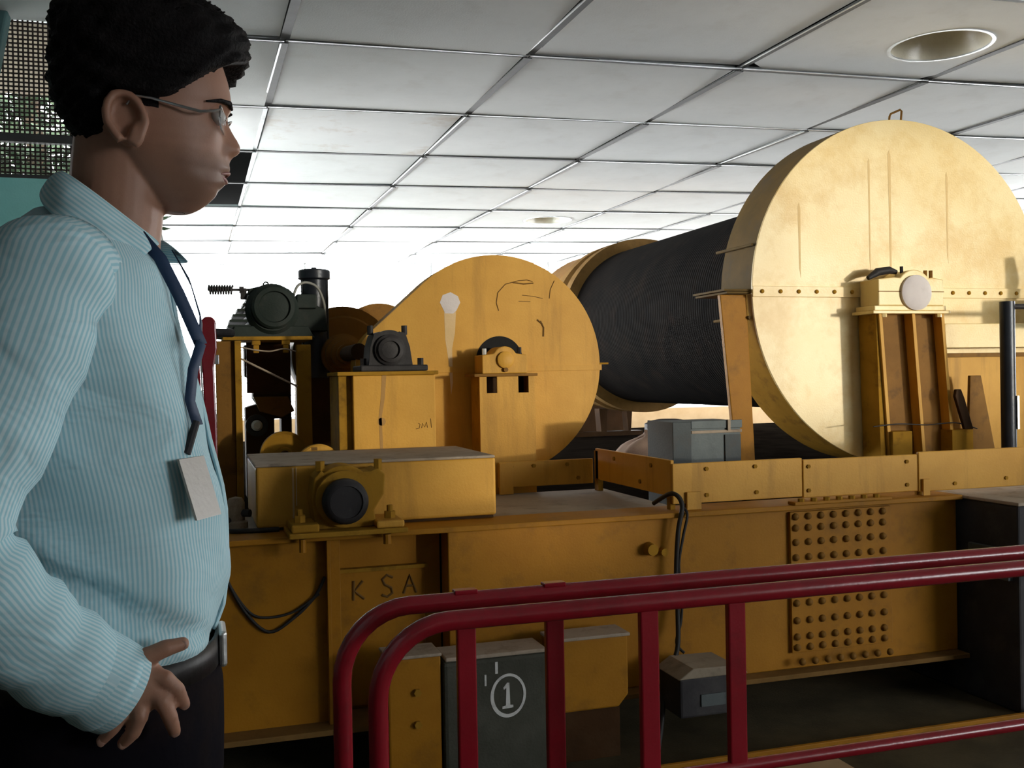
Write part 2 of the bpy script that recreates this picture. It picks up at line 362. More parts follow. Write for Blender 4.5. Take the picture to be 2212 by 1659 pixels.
# outside the mesh: eave and a tree
tag(obj('eave', MB().prism([(4.88, 3.02), (6.35, 2.93), (6.35, 2.98), (4.88, 3.07)], XL-.2, XW-.13, 'x'), M['eave']), 'brown eave board outside the mesh opening', kind='structure')
tr = thing('tree', 'dark leafy tree outside behind the wire mesh', 'tree', (-1.3, 9.2, 0))
obj('trunk', MB().tube([(-1.3, 9.2, 0), (-1.35, 9.25, 1.8), (-1.2, 9.3, 3.2), (-1.3, 9.3, 4.2)], [.14, .11, .08, .04], 10), M['eave'], tr, smooth=60)
lm = MB(); rn = random.Random(5)
for k in range(4200):
    cx, cy, cz = rn.choice([(-1.5, 9.2, 3.2), (-1.1, 9.1, 3.9), (-1.9, 9.5, 3.8), (-.9, 9.4, 3.1), (-1.4, 9.3, 4.6), (-2.2, 9.2, 3.1)])
    p = Vector((rn.gauss(cx, .33), rn.gauss(cy, .25), rn.gauss(cz, .28))); a = Vector((rn.gauss(0, 1), rn.gauss(0, 1), rn.gauss(0, .6))).normalized(); b_ = a.orthogonal().normalized()
    s_ = rn.uniform(.05, .09)
    lm.add([p-a*s_, p+b_*s_*.4, p+a*s_, p-b_*s_*.4], [(0, 1, 2, 3)])
tag(obj('foliage', lm, M['leaf'], tr, fixn=False), kind='stuff')
# back window bays with louvre blades
nb = 5; bw = (WX1-WX0)/nb; blade0 = None
for k in range(nb):
    x0, x1 = WX0+k*bw, WX0+(k+1)*bw
    w = obj('window_%d' % (k+1), MB().box(x0, x0+.012, YB+.05, YB+.10, WZ0, WZ1).box(x1-.012, x1, YB+.05, YB+.10, WZ0, WZ1).box(x0+.03, x1-.03, YB+.05, YB+.10, WZ0, WZ0+.03).box(x0+.03, x1-.03, YB+.05, YB+.10, WZ1-.03, WZ1), M['louvre'])
    tag(w, 'bright louvred window bay in the back wall', kind='structure')
    z = WZ0+.06
    while z < WZ1-.05:
        if blade0 is None:
            blade0 = obj('louvre_blade', MB().prism([(-.022, -.010), (.022, .006), (.022, .010), (-.022, -.006)], -bw/2+.03, bw/2-.03, 'x'), M['louvre'], w); o = blade0
        else:
            o = bpy.data.objects.new('louvre_blade', blade0.data); C.objects.link(o); o.parent = w
        o.location = ((x0+x1)/2, YB+.075, z); z += .092
wl_ = obj('window_6', MB().box(XW-.08, XW-.05, 6.2, 6.23, .75, 2.8).box(XW-.08, XW-.05, 8.95, 8.98, .75, 2.8).box(XW-.08, XW-.05, 14.37, 14.4, .75, 2.8).box(XW-.08, XW-.05, 11.69, 11.72, .75, 2.8), M['louvre'])  # added for light on the ceiling, mostly hidden by the man
tag(wl_, 'hidden louvred window added in the left wall to brighten the ceiling', kind='structure')
lb = None; z = .80
while z < 2.78:
    for y0 in (6.27, 9.03, 11.72):
        if lb is None: lb = obj('louvre_blade', MB().prism([(-.022, -.010), (.022, .006), (.022, .010), (-.022, -.006)], 0, 2.65, 'y'), M['louvre'], wl_); o = lb
        else: o = bpy.data.objects.new('louvre_blade', lb.data); C.objects.link(o); o.parent = wl_
        o.location = (XW-.065, y0+.005, z)
    z += .11
# front window frames (behind the camera)
for k, (x0, x1, z0) in enumerate(((F0, 6.30, .87), (6.30, 8.36, 1.18), (8.36, F1, 1.18))):
    w = obj('window_%d' % (k+8), MB().box(x0, x0+.03, YF-.12, YF-.07, z0, 2.95).box(x1-.03, x1, YF-.12, YF-.07, z0, 2.95).box(x0, x1, YF-.12, YF-.07, 2.91, 2.95).box(x0, x1, YF-.12, YF-.07, z0, z0+.03), M['louvre'])
    tag(w, 'open window behind the camera', kind='structure')

# ================================================================== THE MACHINE
def bolt(parent, p, rr, h, ax='y', m=None, name='bolt'):
    x, y, z = p; d = {'y': (0, -h, 0), 'z': (0, 0, h), 'x': (h, 0, 0)}[ax]
    return obj(name, MB().cyl(p, (x+d[0], y+d[1], z+d[2]), rr, None, 6), m or M['yellow_dark'], parent)
def copies(o, parent, offs):
    for d in offs: clone(o, parent, d)
ZT = .78                                                  # top of the girder and deck
# ---- front girder
g = thing('steel_girder', 'long ochre plate girder along the front of the machine', 'girder', (.8, 3.3, .16))
obj('top_flange', MB().box(-1.3, 2.855, 3.262, 3.46, ZT-.018, ZT), M['yellow_deep'], g, bevel=.003)
obj('bottom_flange', MB().box(-1.3, 2.855, 3.235, 3.50, .150, .168), M['flange'], g, bevel=.003)
obj('web_panel', MB().box(-1.3, .398, 3.325, 3.345, .168, ZT-.018), M['yellow_deep'], g)
obj('stiffener', MB().box(.398, .410, 3.285, 3.44, .168, ZT-.018).box(.410, .442, 3.30, 3.315, .168, ZT-.018), M['yellow_deep'], g, bevel=.002)
obj('web_panel', MB().box(.410, .80, 3.425, 3.445, .168, ZT-.018), M['yellow_deep'], g)
hatch = obj('hatch_plate', MB().box(.447, .742, 3.405, 3.425, .18, .630), M['yellow_deep'], g, bevel=.004)
obj('hatch_lip', MB().box(.44, .75, 3.392, 3.425, .630, .642), M['yellow_dark'], hatch)
obj('web_panel', MB().box(.80, 2.855, 3.30, 3.40, .168, ZT-.018), M['yellow_deep'], g, bevel=.004)
sp = obj('splice_plate', MB().box(2.097, 2.538, 3.284, 3.30, .23, .752), M['yellow_deep'], g, bevel=.002)
obj('splice_plate', MB().box(2.097, 2.52, 3.25, 3.30, ZT+.001, ZT+.012), M['yellow_deep'], g, bevel=.002)
rv = None
for zz in (.735, .693, .640, .584, .528, .472, .415, .350, .290, .250):
    for k in range(8):
        p = (2.118+k*.0545, 3.284, zz)
        if rv is None:
            rv = obj('rivet', MB().lathe([(.0135, 0), (.0135, -.005), (.010, -.011), (.004, -.014)], p, 'y', 10), M['brown'], sp, smooth=50); p0 = p  # dark brown heads carry the small shadows of the rivets
        else: clone(rv, sp, (p[0]-p0[0], 0, zz-p0[2]))
for k in range(8):
    clone(rv, sp, (k*.0545, -.03, .205-p0[2]))
b0 = bolt(sp, (2.13, 3.262, ZT+.012), .012, .012, 'z', M['yellow_dark'])
copies(b0, sp, [(k*.0545, 0, 0) for k in range(1, 7)])
# small lug and hand-drawn marks on the hatch
obj('eye_lug', MB().cyl((1.53, 3.30, .655), (1.53, 3.26, .655), .024, .020, 14).cyl((1.58, 3.30, .642), (1.58, 3.27, .642), .014, None, 10), M['yellow_dark'], g, smooth=40)
for lt in (([(.500, .600), (.498, .535)], [(.530, .598), (.502, .566), (.534, .538)]),
           ([(.632, .602), (.612, .612), (.596, .598), (.604, .580), (.626, .568), (.630, .550), (.612, .538), (.594, .546)],),
           ([(.668, .545), (.690, .606), (.712, .545)], [(.678, .570), (.702, .570)])):
    mk = MB()
    for path in lt: mk.tube([(a, 3.4046, b_) for a, b_ in path], .0046, 6)
    tag(obj('chalk_letter', mk, M['scuff'], hatch), 'dark hand-drawn letter')
# ---- deck plate
dk = obj('deck_plate', MB().box(-1.3, .95, 3.461, 3.975, ZT-.018, ZT-.001).box(.95, 1.70, 3.461, 4.118, ZT-.018, ZT-.001), M['deck'], bevel=.002)
tag(dk, 'grey dusty deck plate between the girder and the gear guard', 'deck plate')
# ---- machine bed behind
bd = obj('machine_bed', MB().box(-.26, 6.5, 3.98, 9.8, 0, .72).box(1.75, 6.5, 3.72, 3.98, .60, .70), M['bed'])
tag(bd, 'dark oily bed under the drum and gears', 'machine bed')
# ---- anchor brackets, concrete block, junction box, pier, floor channel
a1 = thing('anchor_bracket', 'ochre anchor bracket left of the numbered concrete block', 'bracket', (.63, 3.1, 0))
obj('body', MB().box(.555, .722, 3.10, 3.235, .0, .405), M['yellow_deep'], a1, bevel=.006)
obj('dusty_top', MB().box(.550, .724, 3.095, 3.235, .405, .415), M['dust'], a1, bevel=.003)
bolt(a1, (.645, 3.10, .30), .012, .012); bolt(a1, (.645, 3.10, .20), .012, .012)
a2 = thing('anchor_bracket', 'ochre anchor bracket right of the numbered concrete block', 'bracket', (1.27, 3.12, .17))
obj('body', MB().prism([(1.10, .17), (1.33, .17), (1.365, .21), (1.365, .405), (1.10, .405)], 3.12, 3.235), M['yellow_deep'], a2, bevel=.006)
obj('dusty_top', MB().box(1.095, 1.37, 3.11, 3.235, .405, .416), M['dust'], a2, bevel=.003)
obj('foot', MB().box(1.12, 1.34, 3.14, 3.235, .0, .17), M['darkbrown'], a2)
cb = thing('concrete_block', 'grey concrete block marked with a white circled number one', 'concrete block', (.9, 3.1, 0))
obj('body', MB().box(.727, 1.075, 3.085, 3.235, 0, .385), M['concrete'], cb, bevel=.012)
obj('dusty_top', MB().box(.735, 1.07, 3.09, 3.235, .385, .398), M['dust'], cb, bevel=.004)
cx0, cz0 = .935, .262; vs = []; n = 44
for k in range(n):
    a = 2*math.pi*k/n; w = 1+.015*math.sin(2*a+.6); th = .0085+.0035*max(0, math.cos(a-3.9))
    vs += [(cx0+(.0585*w)*math.cos(a), 3.0835, cz0+(.070*w)*math.sin(a)), (cx0+(.0585*w-th)*math.cos(a), 3.0835, cz0+(.070*w-th)*math.sin(a)),
           (cx0+(.0585*w)*math.cos(a), 3.0858, cz0+(.070*w)*math.sin(a)), (cx0+(.0585*w-th)*math.cos(a), 3.0858, cz0+(.070*w-th)*math.sin(a))]
fs = []
for k in range(n):
    a, b_ = 4*k, 4*((k+1) % n); fs += [(a, a+1, b_+1, b_), (a, b_, b_+2, a+2), (a+1, a+3, b_+3, b_+1)]
tag(obj('painted_ring', MB().add(vs, fs), M['whitepaint'], cb), 'white painted circle')
one = [(-.020, -.041), (.016, -.039), (.016, -.031), (.006, -.030), (.004, .040), (-.003, .041), (-.016, .026), (-.014, .020), (-.006, .025), (-.009, -.031), (-.020, -.033)]
tag(obj('painted_number', MB().prism([(cx0+a, cz0+b_) for a, b_ in one], 3.0833, 3.0858), M['whitepaint'], cb), 'white painted number one')
obj('paint_drip', MB().box(.893, .902, 3.0835, 3.0858, .335, .372).box(.858, .864, 3.0835, 3.0858, .300, .335), M['whitepaint'], cb)
jb = thing('junction_box', 'small dark junction box bracketed to the girder foot', 'junction box', (1.62, 3.1, .13))
obj('bracket', MB().box(1.56, 1.72, 3.19, 3.236, .145, .17), M['pier'], jb)
obj('body', MB().box(1.515, 1.755, 3.04, 3.20, .13, .262), M['pier'], jb, bevel=.008)
obj('dusty_lid', MB().prism([(1.505, .262), (1.765, .262), (1.72, .292), (1.56, .296)], 3.03, 3.21), M['deck'], jb, bevel=.004)
obj('name_plate', MB().box(1.59, 1.68, 3.035, 3.042, .165, .205), M['zinc'], jb)
pr = thing('steel_pier', 'black steel pier at the right end of the girder', 'pier', (3.2, 3.1, 0))
obj('body', MB().box(2.87, 3.75, 3.00, 3.70, 0, .765), M['pier'], pr, bevel=.008)
obj('top_plate', MB().box(2.862, 3.76, 2.99, 3.71, .765, .778), M['dust'], pr, bevel=.003)
obj('clamp', MB().box(2.855, 2.872, 3.06, 3.24, .50, .60).box(2.850, 2.872, 3.03, 3.27, .485, .50), M['zinc'], pr, bevel=.003)
fc = obj('floor_channel', MB().box(1.15, 4.6, 2.90, 2.915, 0, .045).box(1.15, 4.6, 2.915, 2.96, 0, .006), M['yellow_deep'], bevel=.002)
tag(fc, 'low yellow steel channel lying along the floor', 'channel')
pl2 = obj('floor_plate', MB().box(1.62, 1.98, 2.55, 2.86, 0, .012), M['cream'], bevel=.003)
tag(pl2, 'pale plate lying on the floor behind the red railing', 'plate')
# ---- cables
def cable(name, label, pts, rr, m='cable'):
    P = [Vector(p) for p in pts]; out = []
    for i in range(len(P)-1):
        p0, p1, p2, p3 = P[max(i-1, 0)], P[i], P[i+1], P[min(i+2, len(P)-1)]
        for k in range(6):
            t = k/6; out.append(.5*((2*p1)+(p2-p0)*t+(2*p0-5*p1+4*p2-p3)*t*t+(3*p1-p0-3*p2+p3)*t*t*t))
    out.append(P[-1])
    return out
lp = cable('', '', [(.06, 3.318, .72), (.086, 3.316, .66), (.141, 3.316, .549), (.215, 3.316, .476), (.295, 3.316, .515), (.36, 3.316, .575), (.392, 3.30, .64)], .005)
tag(obj('hanging_cable', MB().tube(lp, .0052, 8), M['cable'], smooth=60), 'thin cable sagging in a low loop on the girder left of the hatch', 'cable')
lp = cable('', '', [(.07, 3.318, .705), (.10, 3.316, .63), (.155, 3.316, .545), (.21, 3.316, .522), (.295, 3.316, .534), (.375, 3.314, .585)], .004)
tag(obj('hanging_cable', MB().tube(lp, .0042, 8), M['cable'], smooth=60), 'thinner cable in the upper loop on the girder left of the hatch', 'cable')
lp = cable('', '', [(1.60, 3.40, .80), (1.625, 3.30, .845), (1.640, 3.252, .81), (1.622, 3.25, .713), (1.612, 3.25, .567), (1.615, 3.25, .42), (1.59, 3.21, .308), (1.535, 3.19, .22), (1.50, 3.15, .10), (1.47, 3.12, .012)], .008)
tag(obj('power_cable', MB().tube(lp, .0085, 8), M['cable'], smooth=60), 'black cable hanging down the girder at the kick board corner', 'cable')
lp = cable('', '', [(1.655, 3.29, .80), (1.66, 3.252, .775), (1.642, 3.25, .70), (1.622, 3.248, .60), (1.632, 3.248, .50), (1.625, 3.246, .40), (1.60, 3.235, .33), (1.62, 3.215, .296)], .005)
tag(obj('power_cable', MB().tube(lp, .005, 8), M['cable'], smooth=60), 'thin black cable twisted round the thicker one on the girder', 'cable')
# ---- kick boards (low fence round the pit)
kb = thing('kick_board_fence', 'low ochre board fence standing along the girder top', 'fence', (1.64, 3.33, ZT))
def board(x0, x1, y0, y1, z0, z1): return obj('board', MB().box(x0, x1, y0, y1, z0, z1), M['yellow'], kb, bevel=.003)
b1 = board(1.640, 2.176, 3.322, 3.336, .802, .948)
b2 = board(2.178, 2.700, 3.318, 3.332, .798, .941)
b3 = board(2.692, 4.35, 3.312, 3.326, .795, .950)
b4 = board(1.640, 1.654, 3.338, 4.06, .828, .960)
b5 = board(1.215, 1.640, 4.085, 4.10, .808, .915)
for x0 in (1.69, 2.70, 3.6): obj('post', MB().box(x0, x0+.052, 3.336, 3.348, ZT, .935), M['yellow_dark'], kb).location.y -= .0
obj('post', MB().box(1.690, 1.748, 3.310, 3.321, ZT, .845), M['yellow'], kb, bevel=.002)
obj('post', MB().box(2.703, 2.735, 3.300, 3.311, ZT, .845), M['yellow'], kb, bevel=.002)
obj('post', MB().box(1.641, 1.66, 3.345, 3.375, ZT, .90), M['yellow_dark'], kb); obj('post', MB().box(1.64, 1.662, 4.03, 4.07, ZT, .95), M['yellow_dark'], kb)
obj('post', MB().box(1.215, 1.275, 4.072, 4.084, ZT, .91), M['yellow'], kb, bevel=.002)
bb = bolt(b1, (1.775, 3.322, .925), .008, .006)
copies(bb, b1, [(0, 0, -.095), (.20, 0, .0), (.205, 0, -.095)])
bb = bolt(b2, (2.20, 3.318, .915), .008, .006)
copies(bb, b2, [(.0, 0, -.09), (.44, 0, 0), (.44, 0, -.09)])
bb = bolt(b3, (2.86, 3.312, .82), .008, .006); copies(bb, b3, [(.25, 0, .01), (.5, 0, 0)])
bb = bolt(b5, (1.27, 4.085, .895), .009, .006); copies(bb, b5, [(.10, 0, 0), (.25, 0, .0), (.30, 0, -.06)])
bb = bolt(b4, (1.640, 3.50, .93), .009, -.006, 'x'); copies(bb, b4, [(0, .35, 0), (0, .1, -.07)])
# ---- metal bin
bn = thing('metal_bin', 'grey sheet metal bin behind the kick board', 'bin', (2.0, 3.85, .70))
obj('body', MB().box(1.86, 2.165, 3.75, 3.98, .70, 1.074), M['zinc'], bn, bevel=.003)
obj('side_panel', MB().box(1.852, 1.860, 3.745, 3.985, .70, 1.076).box(1.852, 1.935, 3.743, 3.750, .70, 1.074), M['zincdark'], bn, bevel=.002)  # darker colour on the left side and a strip of the front
obj('rim_band', MB().box(1.936, 2.168, 3.742, 3.750, 1.026, 1.038), M['dust'], bn, bevel=.002)
obj('rim', MB().box(1.936, 2.170, 3.744, 3.750, 1.045, 1.078), M['zinc'], bn, bevel=.002)
obj('latch', MB().box(2.10, 2.112, 3.736, 3.744, 1.035, 1.080), M['dust'], bn)
obj('stripe', MB().box(2.09, 2.162, 3.7435, 3.750, .72, 1.018), M['zincdark'], bn)
# ---- low gear case
lc = thing('gear_case', 'long low yellow gear case with a dusty grey top', 'gear case', (.6, 3.7, ZT))
obj('body', MB().box(.190, 1.007, 3.42, 3.96, .790, .992), M['yellow'], lc, bevel=.010, seg=3)
obj('dusty_top', MB().box(.186, 1.004, 3.416, 3.965, .990, 1.000), M['dust'], lc, bevel=.006)
obj('weld_seam', MB().box(.306, .312, 3.417, 3.421, .81, .985).box(.318, .321, 3.417, 3.421, .86, .985), M['lilacthin'], lc)
obj('dark_gap_strip', MB().box(.20, 1.0, 3.44, 3.94, ZT, .792), M['darkbrown'], lc)  # dark strip paints the gap under the case
# ---- bearing in front of it
fb = thing('bearing_block', 'greasy ochre bearing block with a black end cap before the low gear case', 'bearing', (.46, 3.3, ZT))
obj('base_plate', MB().box(.275, .648, 3.205, 3.412, ZT+.001, .797), M['yellow_dark'], fb, bevel=.003)
hs = [(.365, .797), (.560, .797), (.552, .85), (.585, .90), (.590, .965), (.565, .985), (.54, .975)] + circle(.455, .90, .098, 50, 130, 10) + [(.385, .985), (.362, .96), (.352, .89)]
obj('housing', MB().prism(hs, 3.275, 3.405), M['yellow_dark'], fb, bevel=.008)
obj('foot', MB().box(.283, .37, 3.22, 3.40, .797, .822), M['yellow_dark'], fb, bevel=.006); obj('foot', MB().box(.55, .640, 3.22, 3.40, .797, .820), M['yellow'], fb, bevel=.006)
obj('seal_ring', MB().ring((.454, 3.275, .893), .066, .090, -.022, 0.002), M['yellow_dark'], fb, smooth=40)
obj('end_cap', MB().lathe([(.071, .045), (.073, .0), (.071, -.022), (.060, -.036), (.052, -.038), (.050, -.033), (.001, -.033)], (.454, 3.24, .887), 'y', 32), M['black'], fb, smooth=60)
for p in ((.316, 3.29, .822), (.605, 3.29, .820)):
    bt = obj('nut', MB().cyl(p, (p[0], p[1], p[2]+.022), .019, None, 6).cyl((p[0], p[1], p[2]+.022), (p[0], p[1], p[2]+.042), .010, None, 10), M['yellow_dark'], fb)
obj('cap_bolt', MB().cyl((.385, 3.31, .98), (.385, 3.31, 1.012), .016, None, 6), M['yellow_dark'], fb); obj('cap_bolt', MB().cyl((.572, 3.31, .975), (.572, 3.31, 1.012), .014, None, 6), M['yellow_dark'], fb)
obj('holding_bolt', MB().cyl((.318, 3.232, ZT-.045), (.318, 3.232, ZT-.004), .011, None, 10), M['yellow_deep'], fb); obj('holding_bolt', MB().cyl((.585, 3.232, ZT-.035), (.585, 3.232, ZT-.004), .013, None, 10), M['yellow_deep'], fb)
# small pump on the deck at the left
pm = thing('grease_pump', 'small dusty grease pump left of the low gear case', 'pump', (.13, 3.52, ZT))
obj('body', MB().lathe([(.040, 0), (.040, .02), (.030, .025), (.030, .085), (.022, .10), (.001, .105)], (.130, 3.56, ZT), 'z', 20), M['dust'], pm, smooth=40)
obj('outlet', MB().cyl((.13, 3.56, ZT+.05), (.175, 3.53, ZT+.05), .013, None, 12).cyl((.12, 3.56, ZT+.03), (.07, 3.50, ZT+.02), .012, None, 12), M['pier'], pm, smooth=40)
lp = cable('', '', [(.07, 3.50, ZT+.012), (.10, 3.43, ZT+.008), (.17, 3.40, ZT+.009), (.26, 3.405, ZT+.008)], .008)
tag(obj('grease_hose', MB().tube(lp, .008, 8), M['cable'], smooth=60), 'short black hose lying on the deck before the low gear case', 'hose')
# ---- gear guard
GC = (1.282, 1.324); GR = .486; PC = (.862, 1.324); PR = .205
gg = thing('gear_guard', 'yellow pear-shaped gear guard in the middle of the machine', 'gear guard', (1.2, 4.35, .8))
al = math.degrees(math.acos((GR-PR)/(GC[0]-PC[0])))
out = circle(GC[0], GC[1], GR, -(180-al), 180-al, 72) + circle(PC[0], PC[1], PR, 180-al, 180+al, 30)
obj('front_plate', MB().prism(out, 4.300, 4.312), M['yellow'], gg, bevel=.002)
inn = [((x-1.15)*.992+1.15, (z-1.324)*.992+1.324) for x, z in out]
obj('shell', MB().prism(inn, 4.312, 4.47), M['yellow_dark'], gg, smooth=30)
obj('joint_strip', MB().box(.95, 1.775, 4.295, 4.301, 1.296, 1.322), M['yellow'], gg, bevel=.001)
obj('joint_lug', MB().box(1.765, 1.81, 4.30, 4.40, 1.322, 1.330), M['yellow_dark'], gg)
obj('shaft_opening_dark', MB().prism(circle(1.292, 1.345, .108, -20, 200, 30), 4.2985, 4.3005), M['plenum'], gg)  # flat black disc paints the dark of the hole
# paint splash and scuffs on the plate
sx = [(1.027, 1.60), (1.040, 1.632), (1.075, 1.645), (1.108, 1.628), (1.118, 1.60), (1.100, 1.565), (1.085, 1.552), (1.05, 1.553)]
tag(obj('paint_splash', MB().prism(sx, 4.2990, 4.3005), M['lilac'], gg), 'pale paint splash')
obj('paint_run', MB().prism([(1.045, 1.56), (1.098, 1.56), (1.092, 1.47), (1.078, 1.40), (1.078, 1.25), (1.070, 1.20), (1.062, 1.34), (1.048, 1.44)], 4.2994, 4.3005), M['lilacthin'], gg)
for path, rr in (([(1.292, 1.565), (1.282, 1.60), (1.290, 1.645), (1.325, 1.682), (1.385, 1.698), (1.425, 1.702), (1.452, 1.695)], .0022), ([(1.36, 1.690), (1.41, 1.684), (1.455, 1.688)], .0035), ([(1.402, 1.634), (1.45, 1.630), (1.498, 1.620)], .0016), ([(1.385, 1.607), (1.44, 1.606)], .0014), ([(1.555, 1.70), (1.535, 1.66), (1.53, 1.62)], .002), ([(1.485, 1.52), (1.50, 1.49), (1.498, 1.45)], .004), ([(1.47, 1.525), (1.495, 1.505)], .004)):
    tag(obj('scuff_mark', MB().tube([(a, 4.2998, b_) for a, b_ in path], rr, 6), M['scuff'], gg), 'dark scrape mark')
# ---- left pedestal and its black bearing
p1 = thing('bearing_pedestal', 'yellow box pedestal under the black bearing left of the gear guard', 'pedestal', (.76, 4.1, .72))
obj('body', MB().box(.597, .926, 3.985, 4.285, .72, 1.288), M['yellow'], p1, bevel=.004)
obj('side_channel', MB().box(.545, .597, 4.02, 4.285, .72, 1.288), M['yellow_dark'], p1, bevel=.003)
obj('top_plate', MB().box(.535, .937, 3.968, 4.290, 1.288, 1.303), M['yellow_dark'], p1, bevel=.003)
for path in ([(.855, 1.095), (.862, 1.09), (.858, 1.075), (.845, 1.072)], [(.868, 1.075), (.872, 1.094), (.880, 1.078), (.888, 1.098), (.892, 1.076)], [(.908, 1.075), (.905, 1.112)]):
    tag(obj('chalk_letter', MB().tube([(a, 3.9848, b_) for a, b_ in path], .0016, 6), M['scuff'], p1), 'faint scribbled letter')
obj('oil_run', MB().prism([(.712, 1.288), (.730, 1.288), (.722, 1.20), (.708, 1.12), (.712, .99), (.700, .99), (.696, 1.12), (.706, 1.20)], 3.9842, 3.986).prism(circle(.708, 1.105, .016, n=16), 3.9842, 3.986), M['rust'], p1)
q1 = thing('bearing_block', 'black greasy bearing block on the box pedestal', 'bearing', (.75, 4.05, 1.303))
obj('base', MB().box(.630, .900, 3.99, 4.20, 1.3035, 1.328), M['black'], q1, bevel=.005)
hs = [(.665, 1.328), (.842, 1.328), (.832, 1.40), (.815, 1.455), (.790, 1.462)] + circle(.750, 1.39, .078, 60, 120, 8) + [(.712, 1.462), (.688, 1.452), (.672, 1.40)]
obj('housing', MB().prism(hs, 4.01, 4.16), M['black'], q1, bevel=.006)
obj('cover', MB().lathe([(.062, .01), (.062, -.012), (.050, -.018), (.050, -.026), (.036, -.030), (.034, -.020), (.020, -.022), (.001, -.022)], (.750, 4.01, 1.388), 'y', 28), M['black'], q1, smooth=35)
for x in (.680, .818): obj('cap_bolt', MB().cyl((x, 4.05, 1.45), (x, 4.05, 1.487), .012, None, 8), M['black'], q1)
for x in (.65, .882): obj('holding_bolt', MB().cyl((x, 4.05, 1.328), (x, 4.05, 1.356), .013, None, 6), M['black'], q1)
# ---- pedestal with two square holes
p2 = thing('bearing_pedestal', 'yellow pedestal with two dark slots before the gear guard', 'pedestal', (1.27, 4.2, .72))
X0, X1, h1, h2 = 1.150, 1.395, (1.181, 1.227), (1.321, 1.367)
fp = MB().box(X0, X1, 4.125, 4.135, .72, 1.205).box(X0, h1[0], 4.125, 4.135, 1.205, 1.275).box(h1[1], h2[0], 4.125, 4.135, 1.205, 1.275).box(h2[1], X1, 4.125, 4.135, 1.205, 1.275)
obj('front_plate', fp, M['yellow'], p2)
obj('side_plate', MB().box(X0, X0+.01, 4.135, 4.26, .72, 1.275), M['yellow_dark'], p2); obj('side_plate', MB().box(X1-.01, X1, 4.135, 4.26, .72, 1.275), M['yellow'], p2)
obj('back_plate', MB().box(X0+.01, X1-.01, 4.25, 4.26, .72, 1.275), M['darkbrown'], p2)  # dark brown paints the shade inside the two slots
obj('top_plate', MB().box(1.124, 1.404, 4.110, 4.272, 1.275, 1.287), M['brown'], p2, bevel=.002)
q2 = thing('bearing_block', 'small yellow bearing block on the slotted pedestal', 'bearing', (1.266, 4.18, 1.287))
hs = [(1.166, 1.2875), (1.366, 1.2875), (1.366, 1.366), (1.318, 1.372)] + circle(1.267, 1.349, .054, 30, 150, 12) + [(1.216, 1.372), (1.166, 1.366)]
obj('housing', MB().prism(hs, 4.135, 4.26), M['yellow'], q2, bevel=.004)
obj('cover', MB().lathe([(.036, .006), (.036, -.010), (.030, -.014), (.001, -.014)], (1.267, 4.135, 1.345), 'y', 24), M['yellow'], q2, smooth=40)
obj('drain_plug', MB().cyl((1.267, 4.135, 1.303), (1.267, 4.122, 1.303), .010, None, 8), M['brown'], q2)
obj('cap_bolt', MB().cyl((1.345, 4.18, 1.366), (1.345, 4.18, 1.40), .010, None, 6), M['black'], q2); obj('cap_bolt', MB().cyl((1.188, 4.18, 1.366), (1.188, 4.18, 1.395), .010, None, 6), M['plastic'], q2)
# ---- big drum guard
BC = (3.663, 1.689); BR = .926
bgd = thing('drum_guard', 'huge pale yellow disc guard at the right end of the drum', 'drum guard', (3.66, 4.75, .72))
obj('upper_plate', MB().prism(circle(*BC, BR, 0, 180, 64), 4.60, 4.612), M['yellow_pale'], bgd, bevel=.002)
obj('lower_plate', MB().prism(circle(*BC, BR, 180, 360, 64), 4.60, 4.612), M['yellow_pale'], bgd, bevel=.002)
js = obj('joint_strip', MB().box(BC[0]-BR-.003, BC[0]+BR+.003, 4.588, 4.600, 1.659, 1.714), M['yellow_pale'], bgd, bevel=.0015)
bb = obj('bolt', MB().lathe([(.011, 0), (.011, -.005), (.006, -.009)], (2.787, 4.588, 1.687), 'y', 8), M['yellow_dark'], js)
copies(bb, js, [(.1075*k, 0, 0) for k in range(1, 17)])
obj('rim_shell', MB().hollow([(BR, 4.612), (BR, 4.92), (BR-.012, 4.92), (BR-.012, 4.612)], (BC[0], 0, BC[1]), 'y', 72, 0, 180), M['rim'], bgd, smooth=30)
obj('rim_shell', MB().hollow([(BR, 4.612), (BR, 4.92), (BR-.012, 4.92), (BR-.012, 4.612)], (BC[0], 0, BC[1]), 'y', 72, 180, 360), M['yellow_dark'], bgd, smooth=30)
obj('back_ring', MB().ring((BC[0], 0, BC[1]), .69, BR-.002, 4.905, 4.92), M['yellow_dark'], bgd, smooth=30)
obj('joint_lug', MB().box(2.60, 2.745, 4.615, 4.955, 1.677, 1.687).box(2.585, 2.745, 4.615, 4.955, 1.690, 1.700), M['rim'], bgd)
obj('joint_lug', MB().box(4.582, 4.67, 4.615, 4.955, 1.677, 1.70), M['rim'], bgd)
for zz in (1.93, 1.555):
    xx = BC[0]-math.sqrt(BR**2-(zz-BC[1])**2)
    obj('tie_rod', MB().cyl((xx-.015, 4.62, zz), (xx-.015, 4.99, zz), .008, None, 8), M['rim'], bgd)
obj('support_post', MB().prism([(2.572, 1.672), (2.724, 1.672), (2.763, .72), (2.658, .72)], 4.635, 4.665), M['yellow_deep'], bgd, bevel=.004)  # darker ochre puts the post's shade into its colour
obj('support_post', MB().prism([(4.555, 1.66), (4.68, 1.66), (4.61, .72), (4.51, .72)], 4.72, 4.90), M['yellow_dark'], bgd, bevel=.004)
obj('lifting_handle', MB().tube([(3.69, 4.75, 2.60), (3.705, 4.75, 2.675), (3.712, 4.75, 2.688), (3.775, 4.75, 2.715), (3.784, 4.75, 2.708), (3.772, 4.75, 2.60)], .006, 8), M['brown'], bgd, smooth=50)
dm = paint('faded_drip', (.70, .47, .17), (.74, .52, .21), rough=.5, damt=.1)
